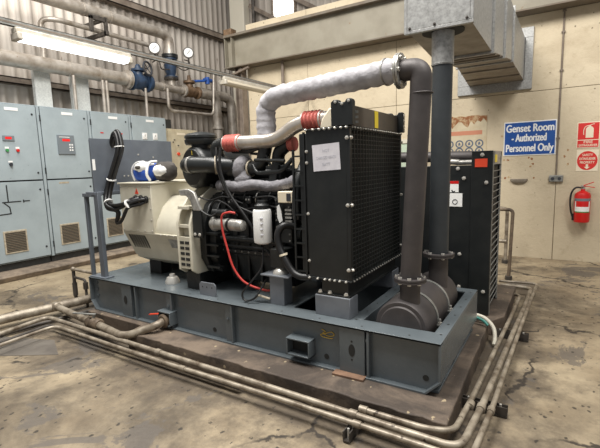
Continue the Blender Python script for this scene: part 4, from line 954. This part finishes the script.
mb = MB(); mb.box((-7.9,6.4,2.62),(-7.6,6.43,2.72)); mb.box((-7.9,6.4,2.5),(-7.85,6.43,2.72)); mb.box((-7.65,6.4,2.5),(-7.6,6.75,2.72)); link('lifting_frame', mb, 'slot', c5)

# ------------------------------------------------------------------ overhead pipework
PX = -7.8
bp = thing('overhead_pipe', (PX,4,3.48), 'thick weathered silver pipe running above the electrical cabinets', 'pipe')
mb = MB(); mb.tube([(PX,.2,3.485),(PX,5.86,3.485)], .125, 28); link('pipe', mb, 'wpipe', bp)
for yy in (3.0,4.6,5.2): link('weld_joint', MB().band((PX,yy,3.485),(0,1,0),.125,.03,.008), 'wpipe', bp)
flange(bp, (PX,5.85,3.485), .125, .19, 'wpipe', 8, (0,1,0), .03)
gv = thing('gate_valve', (PX,6.15,3.4), 'blue gate valve with handwheel on the thick overhead pipe', 'valve')
mb = MB(); mb.lathe((PX,5.92,3.485),(0,1,0),[(0,.2),(.05,.2),(.055,.12),(.13,.15),(.2,.165),(.3,.15),(.38,.12),(.385,.2),(.44,.2)],28); link('body', mb, 'blue', gv)
mb = MB(); mb.lathe((PX,6.13,3.58),(0,.0,1),[(0,.11),(.1,.09),(.12,.14),(.16,.14),(.17,.07),(.24,.05),(.26,.03)],24); link('bonnet', mb, 'blue', gv)
mb = MB(); mb.tube([(PX,6.2,3.78),(PX+.2,6.22,3.74)], .014, 8); link('stem', mb, 'dpipe', gv)
mb = MB(); c = Vector((PX+.2,6.22,3.74)); ax = Vector((1,.3,.1)); mb.ring(c, ax, .14, .022)
u = ax.normalized().orthogonal().normalized(); w = ax.normalized().cross(u)
for k in range(4): a = PI*k/2; mb.tube([c, c+(u*math.cos(a)+w*math.sin(a))*.11], .008, 6)
link('handwheel', mb, 'ink', gv)
flange(gv, (PX,6.38,3.485), .1, .17, 'blue', 8, (0,1,0), .03)
p2 = thing('overhead_pipe', (PX,7,3.48), 'weathered tee pipe beyond the blue gate valve on the overhead line', 'pipe')
mb = MB(); mb.tube([(PX,6.41,3.47),(PX,7.4,3.46)], .09, 24); mb.tube([(PX,7.03,3.46),(PX,7.03,3.66)], .08, 20); link('tee_pipe', mb, 'wpipe', p2)
for yy in (6.75,7.3): link('weld_joint', MB().band((PX,yy,3.465),(0,1,0),.09,.03,.014), 'wpipe', p2)
flange(p2, (PX,7.38,3.46), .09, .14, 'wpipe', 6, (0,1,0), .02)
cv = thing('check_valve', (PX,7.03,3.66), 'blue vertical check valve between black flanges below the upper pipe elbow', 'valve')
mb = MB(); mb.lathe((PX,7.03,3.68),(0,0,1),[(0,.15),(.05,.15),(.06,.09),(.14,.12),(.3,.14),(.36,.1),(.4,.09),(.41,.15),(.46,.15)],26); link('body', mb, 'blue', cv)
flange(cv, (PX,7.03,4.17), .09, .18, 'black', 8, (0,0,1), .03); flange(cv, (PX,7.03,3.68), .08, .16, 'dpipe', 8, (0,0,1), .02)
tp = thing('overhead_pipe', (PX,5,4.63), 'upper weathered silver pipe high on the corrugated wall ending in a downward elbow', 'pipe')
mb = MB(); mb.tube([(PX,.2,4.63),(PX,7.03,4.63),(PX,7.03,4.2)], .11, 28, .3); link('pipe', mb, 'wpipe', tp)
for yy in (5.0,5.55): link('weld_joint', MB().band((PX,yy,4.63),(0,1,0),.11,.03,.01), 'wpipe', tp)
hb = thing('pipe_bracket', (-7.95,5.2,4.2), 'black steel bracket clamping the upper pipes to the wall', 'bracket')
mb = MB(); mb.box((-8.3,5.28,4.2),(-7.55,5.34,4.27)); mb.box((-8.3,5.28,4.46),(-7.6,5.34,4.52)); mb.box((-7.62,5.28,4.2),(-7.56,5.34,4.52)); mb.box((-7.62,4.98,4.42),(-7.56,5.3,4.5)); mb.box((-7.62,4.98,4.2),(-7.56,5.04,4.48)); link('frame', mb, 'dpipe', hb, .004)
sp = thing('small_pipe', (-7.9,5.5,4.3), 'thin grey pipe running under the upper pipe to the first pressure gauge', 'pipe')
mb = MB(); mb.tube([(-8.0,4.3,3.55),(-8.0,4.3,4.31),(-7.85,4.5,4.33),(-7.85,6.75,4.31)], .045, 14, .15); link('pipe', mb, 'wpipe', sp)
def gauge(y, z, label):
    t = thing('pressure_gauge', (-7.6,y,z), label, 'gauge', None)
    ax = Vector((.75,-.66,-.05))
    mb = MB(); mb.lathe((-7.6,y,z),ax,[(-.05,.1),(-.05,.122),(.0,.126),(.014,.124),(.014,.104)],28); link('case', mb, 'dpipe', t)
    mb = MB(); mb.lathe((-7.6,y,z),ax,[(.008,.102),(.018,.102)],28); link('dial', mb, 'white', t)
    mb = MB(); c = Vector((-7.6,y,z))+ax.normalized()*.021; mb.tube([c+Vector((-.02,-.02,-.03)), c+Vector((.03,.03,.05))], .004, 6); link('needle', mb, 'ink', t)
    mb = MB(); mb.tube([(-7.62,y+.02,z-.1),(-7.64,y+.03,z-.25),(-7.72,y+.02,z-.27)], .014, 8, .05); link('siphon_tube', mb, 'dpipe', t)
gauge(6.44,4.2,'round white pressure gauge left of the check valve'); gauge(7.42,4.3,'round white pressure gauge right of the check valve')
mb = MB(); mb.curve([(-7.68,7.1,3.95),(-7.62,7.25,3.88),(-7.6,7.4,3.95),(-7.62,7.45,4.1),(-7.62,7.3,4.12)], .014, 8); mb.curve([(-7.7,6.9,3.85),(-7.6,6.6,3.8),(-7.6,6.55,3.95)], .014, 8)
solo('gauge_tubing', mb, 'dpipe', 'thin dark curled tubing linking the gauges to the check valve', 'tubing', (-7.68,7.1,3.85))
bv = thing('bronze_valve', (PX,7.6,3.4), 'brown bronze valve with blue lever on the far part of the overhead line', 'valve')
mb = MB(); mb.lathe((PX,7.41,3.46),(0,1,0),[(0,.15),(.04,.15),(.05,.1),(.15,.13),(.25,.13),(.38,.1),(.4,.15),(.44,.15)],24); mb.lathe((PX,7.58,3.54),(0,0,1),[(0,.09),(.1,.08),(.12,.14),(.17,.14),(.18,.05),(.3,.035)],22); link('body', mb, 'brown', bv)
mb = MB(); mb.tube([(-7.7,7.98,3.78),(-7.7,8.28,3.8)], .045, 10); mb.cyl((-7.7,8.1,3.7),(-7.7,8.1,3.86),.06); mb.tube([(-7.7,7.98,3.76),(-7.8,7.7,3.72)], .03, 8); link('lever', mb, 'bluep', bv)
dp = thing('down_pipe', (PX,8.5,1.2), 'silver pipe turning down from the overhead line, left of two', 'pipe')
mb = MB(); mb.tube([(PX,7.86,3.46),(PX,8.5,3.46),(PX,8.5,1.0)], .115, 22, .22); mb.lathe((PX,8.5,2.62),(0,0,1),[(0,.115),(0,.15),(.05,.15),(.05,.115)],22); link('pipe', mb, 'wpipe', dp)
dp = thing('down_pipe', (PX,9.15,1.2), 'silver pipe turning down from the overhead line, right of two', 'pipe')
mb = MB(); mb.tube([(-7.95,8.0,3.52),(-7.95,8.4,3.52),(-7.9,9.2,3.5),(-7.9,9.2,1.0)], .125, 22, .28); link('pipe', mb, 'wpipe', dp)
up_ = thing('loop_pipe', (-7.6,7.4,2.9), 'narrow pale pipe looping below the overhead line and back up', 'pipe')
mb = MB(); mb.tube([(-7.6,6.72,3.4),(-7.6,6.72,2.92),(-7.6,8.15,2.94),(-7.6,8.25,4.05)], .035, 12, .15); link('pipe', mb, 'wpipe', up_)
for yy, h in ((4.64,3.37),(5.22,3.37),(5.3,3.37),(6.22,3.35)):
    lab = {4.64:'thin vertical pipe standing on the second cabinet',5.22:'thin vertical pipe standing on the third cabinet, left of a close pair',5.3:'thin vertical pipe standing on the third cabinet, right of a close pair',6.22:'thin vertical pipe standing on the end grey cabinet'}[yy]
    solo('vertical_pipe', MB().tube([(-7.72,yy,2.70),(-7.72,yy,h)], .03, 12), 'wpipe', lab, 'pipe', (-7.72,yy,2.70))
for (a, b, lab) in ((4.07,4.35,'left galvanised cable trunk rising from the cabinet tops'),(4.74,5.08,'right galvanised cable trunk rising from the cabinet tops')):
    solo('trunking', B((-8.05,a,2.70),(-7.96,b,3.6)), 'galvl', lab, 'cable trunk', (-8.1,(a+b)/2,2.70), .004)

# ------------------------------------------------------------------ floor pipes
def fpipe(pts, r, m, label, bend=.08, fit=(), name='floor_pipe', par=None):
    t = thing(name, pts[0], label, 'pipe')
    mb = MB(); mb.tube(pts, r, 16, bend); link('pipe', mb, m, t)
    for c, ax in fit: link('coupling', MB().band(c, ax, r, .05, .006), m, t)
    return t
fpipe([(-.98,2.2,.125),(-.58,2.2,.125),(-.455,2.26,.12),(-.435,2.7,.1),(-.418,3.2,.1),(-.378,4.35,.1),(-.36,5.13,.1),(-.52,5.14,.1)], .0175, 'fpipe', 'pale floor pipe nearest the plinth, turning the corner beside it', .1, [((-.97,2.2,.125),(1,0,0)),((-.429,2.6,.104),(0,1,0))])
fpipe([(-4.42,.9,.1),(-4.5,1.71,.1),(-4.57,2.2,.1),(-2.8,2.185,.1),(-1.58,2.175,.1),(-.73,2.155,.1),(-.4,2.15,.1),(-.365,2.67,.1),(-.347,3.17,.1),(-.282,4.95,.1),(-.27,5.475,.1),(-.6,5.48,.1)], .021, 'fpipe', 'middle floor pipe running round the front and right of the plinth', .1, [((-1.02,2.165,.1),(1,0,0)),((-.369,2.6,.1),(0,1,0)),((-2.8,2.185,.1),(1,0,0))])
fpipe([(-4.15,.9,.1),(-4.2,1.6,.1),(-4.23,2.096,.1),(-2.65,2.075,.1),(-1.51,2.087,.1),(-.56,2.08,.1),(-.34,2.08,.1),(-.31,2.65,.1),(-.3,3.18,.1),(-.25,5.0,.1),(-.22,5.71,.1),(-.64,5.65,.1)], .016, 'fpipe', 'outer floor pipe running round the front and right, farthest from the plinth', .1, [((-.96,2.084,.1),(1,0,0)),((-.313,2.6,.1),(0,1,0)),((-2.4,2.078,.1),(1,0,0))])
fpipe([(-4.3,.9,.06),(-4.38,1.7,.06),(-4.42,2.14,.06),(-3.0,2.14,.05),(-1.9,2.14,.045)], .016, 'dpipe', 'dark thin grimy pipe lying between the two front floor pipes', .08)
fpipe([(-5.05,.8,.1),(-4.95,1.9,.1),(-4.8,2.6,.1),(-4.72,3.2,.1)], .05, 'fpipe', 'thickest pale floor pipe lying left of the skid', .1, [((-4.97,1.7,.1),(.1,1,0))])
fpipe([(-4.75,.8,.03),(-4.66,2.0,.03),(-4.5,2.9,.03)], .02, 'dpipe', 'thin dark pipe lying beside the thickest floor pipe left of the skid')
def clampf(c, ang, label, L=.36):
    t = thing('pipe_clamp', c, label, 'clamp')
    R = Matrix.Rotation(ang,3,'Z'); d = R@Vector((1,0,0))
    mb = MB(); 
    for s in (-.02,.02): mb.obox(Vector(c)+R@Vector((0,s,.035)),(L,.006,.05), R)
    mb.obox(Vector(c)+Vector((0,0,.0)),(L,.045,.01), R); link('strut', mb, 'dpipe', t)
    for s in (-.35,0,.35):
        p = Vector(c)+d*L*s; mb = MB(); mb.cyl(p+Vector((0,0,.0)),p+Vector((0,0,.068)),.007); link('clamp_bolt', mb, 'steel', t)
clampf((-.37,2.74,.012),0,'dark strut clamp under the right-hand floor pipes near the plinth corner',.27); clampf((-.34,4.05,.012),0,'dark strut clamp under the right-hand floor pipes farther back',.27)
clampf((-1.0,2.12,.012),PI/2,'dark strut clamp under the front floor pipes near the plinth corner',.2)
# valve branch
vb = thing('valve_branch_pipe', (-3.7,2.28,.05), 'rusty floor pipe with lever valve joining the skid drain on the left', 'pipe')
mb = MB(); mb.tube([(-4.8,2.42,.11),(-3.95,2.3,.12)], .036, 16); mb.tube([(-3.8,2.29,.12),(-3.28,2.2,.13),(-3.05,2.38,.22),(-3.05,2.46,.235)], .036, 16, .12); link('pipe', mb, 'fpipe', vb)
mb = MB(); mb.lathe((-3.98,2.3,.12),(1,-.05,0),[(0,.05),(.03,.06),(.05,.06),(.06,.045),(.1,.06),(.14,.045),(.15,.06),(.18,.06),(.2,.05)],18); vv = link('valve_body', mb, 'fpipe2', vb)
mb = MB(); mb.tube([(-3.89,2.3,.15),(-3.89,2.3,.21)], .014, 8); mb.obox((-3.98,2.26,.215),(.26,.022,.01), Matrix.Rotation(math.radians(18),3,'Z')); link('lever', mb, 'strut', vv)
mb = MB(); mb.lathe((-3.05,2.44,.235),(0,1,0),[(0,.05),(.012,.065),(.05,.065),(.055,.04),(.09,.04)],16); link('union', mb, 'fpipe2', vb)
mb = MB(); mb.obox((-3.13,2.42,.30),(.12,.018,.01), Matrix.Rotation(math.radians(-12),3,'Y')); link('red_lever', mb, 'orange', vb)
mb = MB(); mb.lathe((-4.85,2.425,.11),(1,-.1,0),[(0,.05),(.07,.05),(.08,.04)],16); link('coupling', mb, 'fpipe', vb)
# standpipes at skid left end
sp1 = thing('stand_pipe', (-5.07,2.8,0), 'dark rusty standpipe with pale crossbar left of the skid end', 'pipe')
mb = MB(); mb.tube([(-5.07,2.8,0),(-5.07,2.8,.44)], .02, 12); mb.cyl((-5.07,2.8,.1),(-5.07,2.8,.26),.028); link('upright', mb, 'dpipe', sp1)
mb = MB(); mb.tube([(-5.07,2.8,.43),(-4.26,2.8,.42)], .018, 12); mb.sphere((-5.07,2.8,.43),.03); link('crossbar', mb, 'fpipe', sp1)
sp2 = thing('stand_pipe', (-4.78,2.78,0), 'short dark standpipe with elbow close to the skid end', 'pipe')
mb = MB(); mb.tube([(-5.05,2.8,.33),(-4.8,2.78,.33),(-4.8,2.78,0)], .016, 12, .04); mb.cyl((-4.8,2.78,.22),(-4.8,2.78,.3),.028); mb.cyl((-4.8,2.78,.05),(-4.8,2.78,.12),.03); mb.tube([(-4.8,2.78,.09),(-4.27,2.76,.2)], .014, 8); link('pipe', mb, 'dpipe', sp2)
# right pipe frames
pf = thing('pipe_rack', (-.6,6.15,0), 'nearer bent pipe frame standing on the floor beside the beige wall', 'pipe frame')
mb = MB(); mb.tube([(-1.2,6.2,.94),(-.56,6.2,.94),(-.58,6.15,0)], .022, 12, .06); link('pipe', mb, 'fpipe2', pf); mb = MB(); mb.cyl((-.58,6.15,0),(-.58,6.15,.05),.045); link('foot', mb, 'dpipe', pf)
pf = thing('pipe_rack', (-.72,7.15,0), 'farther bent pipe frame close to the beige wall', 'pipe frame')
mb = MB(); mb.tube([(-1.4,7.1,.88),(-.72,7.1,.86),(-.73,7.15,0)], .026, 12, .06); mb.tube([(-1.3,7.12,.35),(-.72,7.12,.35)], .03, 10); link('pipe', mb, 'fpipe', pf); mb = MB(); mb.cyl((-.73,7.15,0),(-.73,7.15,.05),.05); link('foot', mb, 'dpipe', pf)
# loose cables by the skid's right rear corner
t = thing('loose_cable', (-.55,3.9,.15), 'pale and teal flex running from behind the skid down to the floor pipes', 'cable')
mb = MB(); mb.curve([(-.74,3.92,.22),(-.64,3.93,.22),(-.55,3.93,.2),(-.475,3.9,.14),(-.45,3.84,.07),(-.45,3.78,.025)], .018, 10); link('pale_flex', mb, 'frame', t)
mb = MB(); mb.curve([(-.74,3.9,.21),(-.64,3.88,.22),(-.55,3.86,.2),(-.51,3.84,.17)], .013, 10); link('teal_flex', mb, 'teal', t)
# ------------------------------------------------------------------ light
w = bpy.data.worlds.new('w'); bpy.context.scene.world = w; w.use_nodes = True
bg_ = w.node_tree.nodes['Background']; bg_.inputs[0].default_value = (.98,.99,1,1); bg_.inputs[1].default_value = .32
def area(loc, tgt, size, power, col=(1,.97,.92)):
    l = bpy.data.lights.new('roof_light', 'AREA'); l.shape = 'SQUARE'; l.size = size; l.energy = power; l.color = col
    o = bpy.data.objects.new('roof_light', l); C.objects.link(o); o.location = loc
    o.rotation_euler = (Vector(tgt)-Vector(loc)).to_track_quat('-Z','Y').to_euler(); return o
area((-2.5,1.5,6.8),(-2.5,3.5,0),2.4,620)
area((1.6,2.5,6.8),(.5,5,0),2.0,340)
area((-6,3,7.2),(-7,5,1),2.0,300)
# ------------------------------------------------------------------ camera
R = [[0.8482,-0.0461,-0.5273],[0.5291,0.1313,0.8387],[-0.0306,0.9898,-0.1363]]
right = Vector([r[0] for r in R]); upv = Vector([r[1] for r in R]); fwd = Vector([r[2] for r in R]).normalized()
right = (right-fwd*right.dot(fwd)).normalized(); upv = right.cross(fwd)
cam = bpy.data.cameras.new('camera'); co = bpy.data.objects.new('camera', cam); C.objects.link(co)
co.matrix_world = Matrix(((right.x,upv.x,-fwd.x,0),(right.y,upv.y,-fwd.y,0),(right.z,upv.z,-fwd.z,1.6),(0,0,0,1)))
cam.sensor_width = 36; cam.lens = 36*421.9/600; cam.clip_start = .05
bpy.context.scene.camera = co
vs = bpy.context.scene.view_settings; vs.view_transform = 'Standard'; vs.look = 'None'; vs.exposure = 0; vs.gamma = 1
for o in bpy.data.objects:
    for k in ('_w',):
        if k in o: del o[k]
for m in bpy.data.materials:
    for k in ('_','_n'):
        if k in m: del m[k]
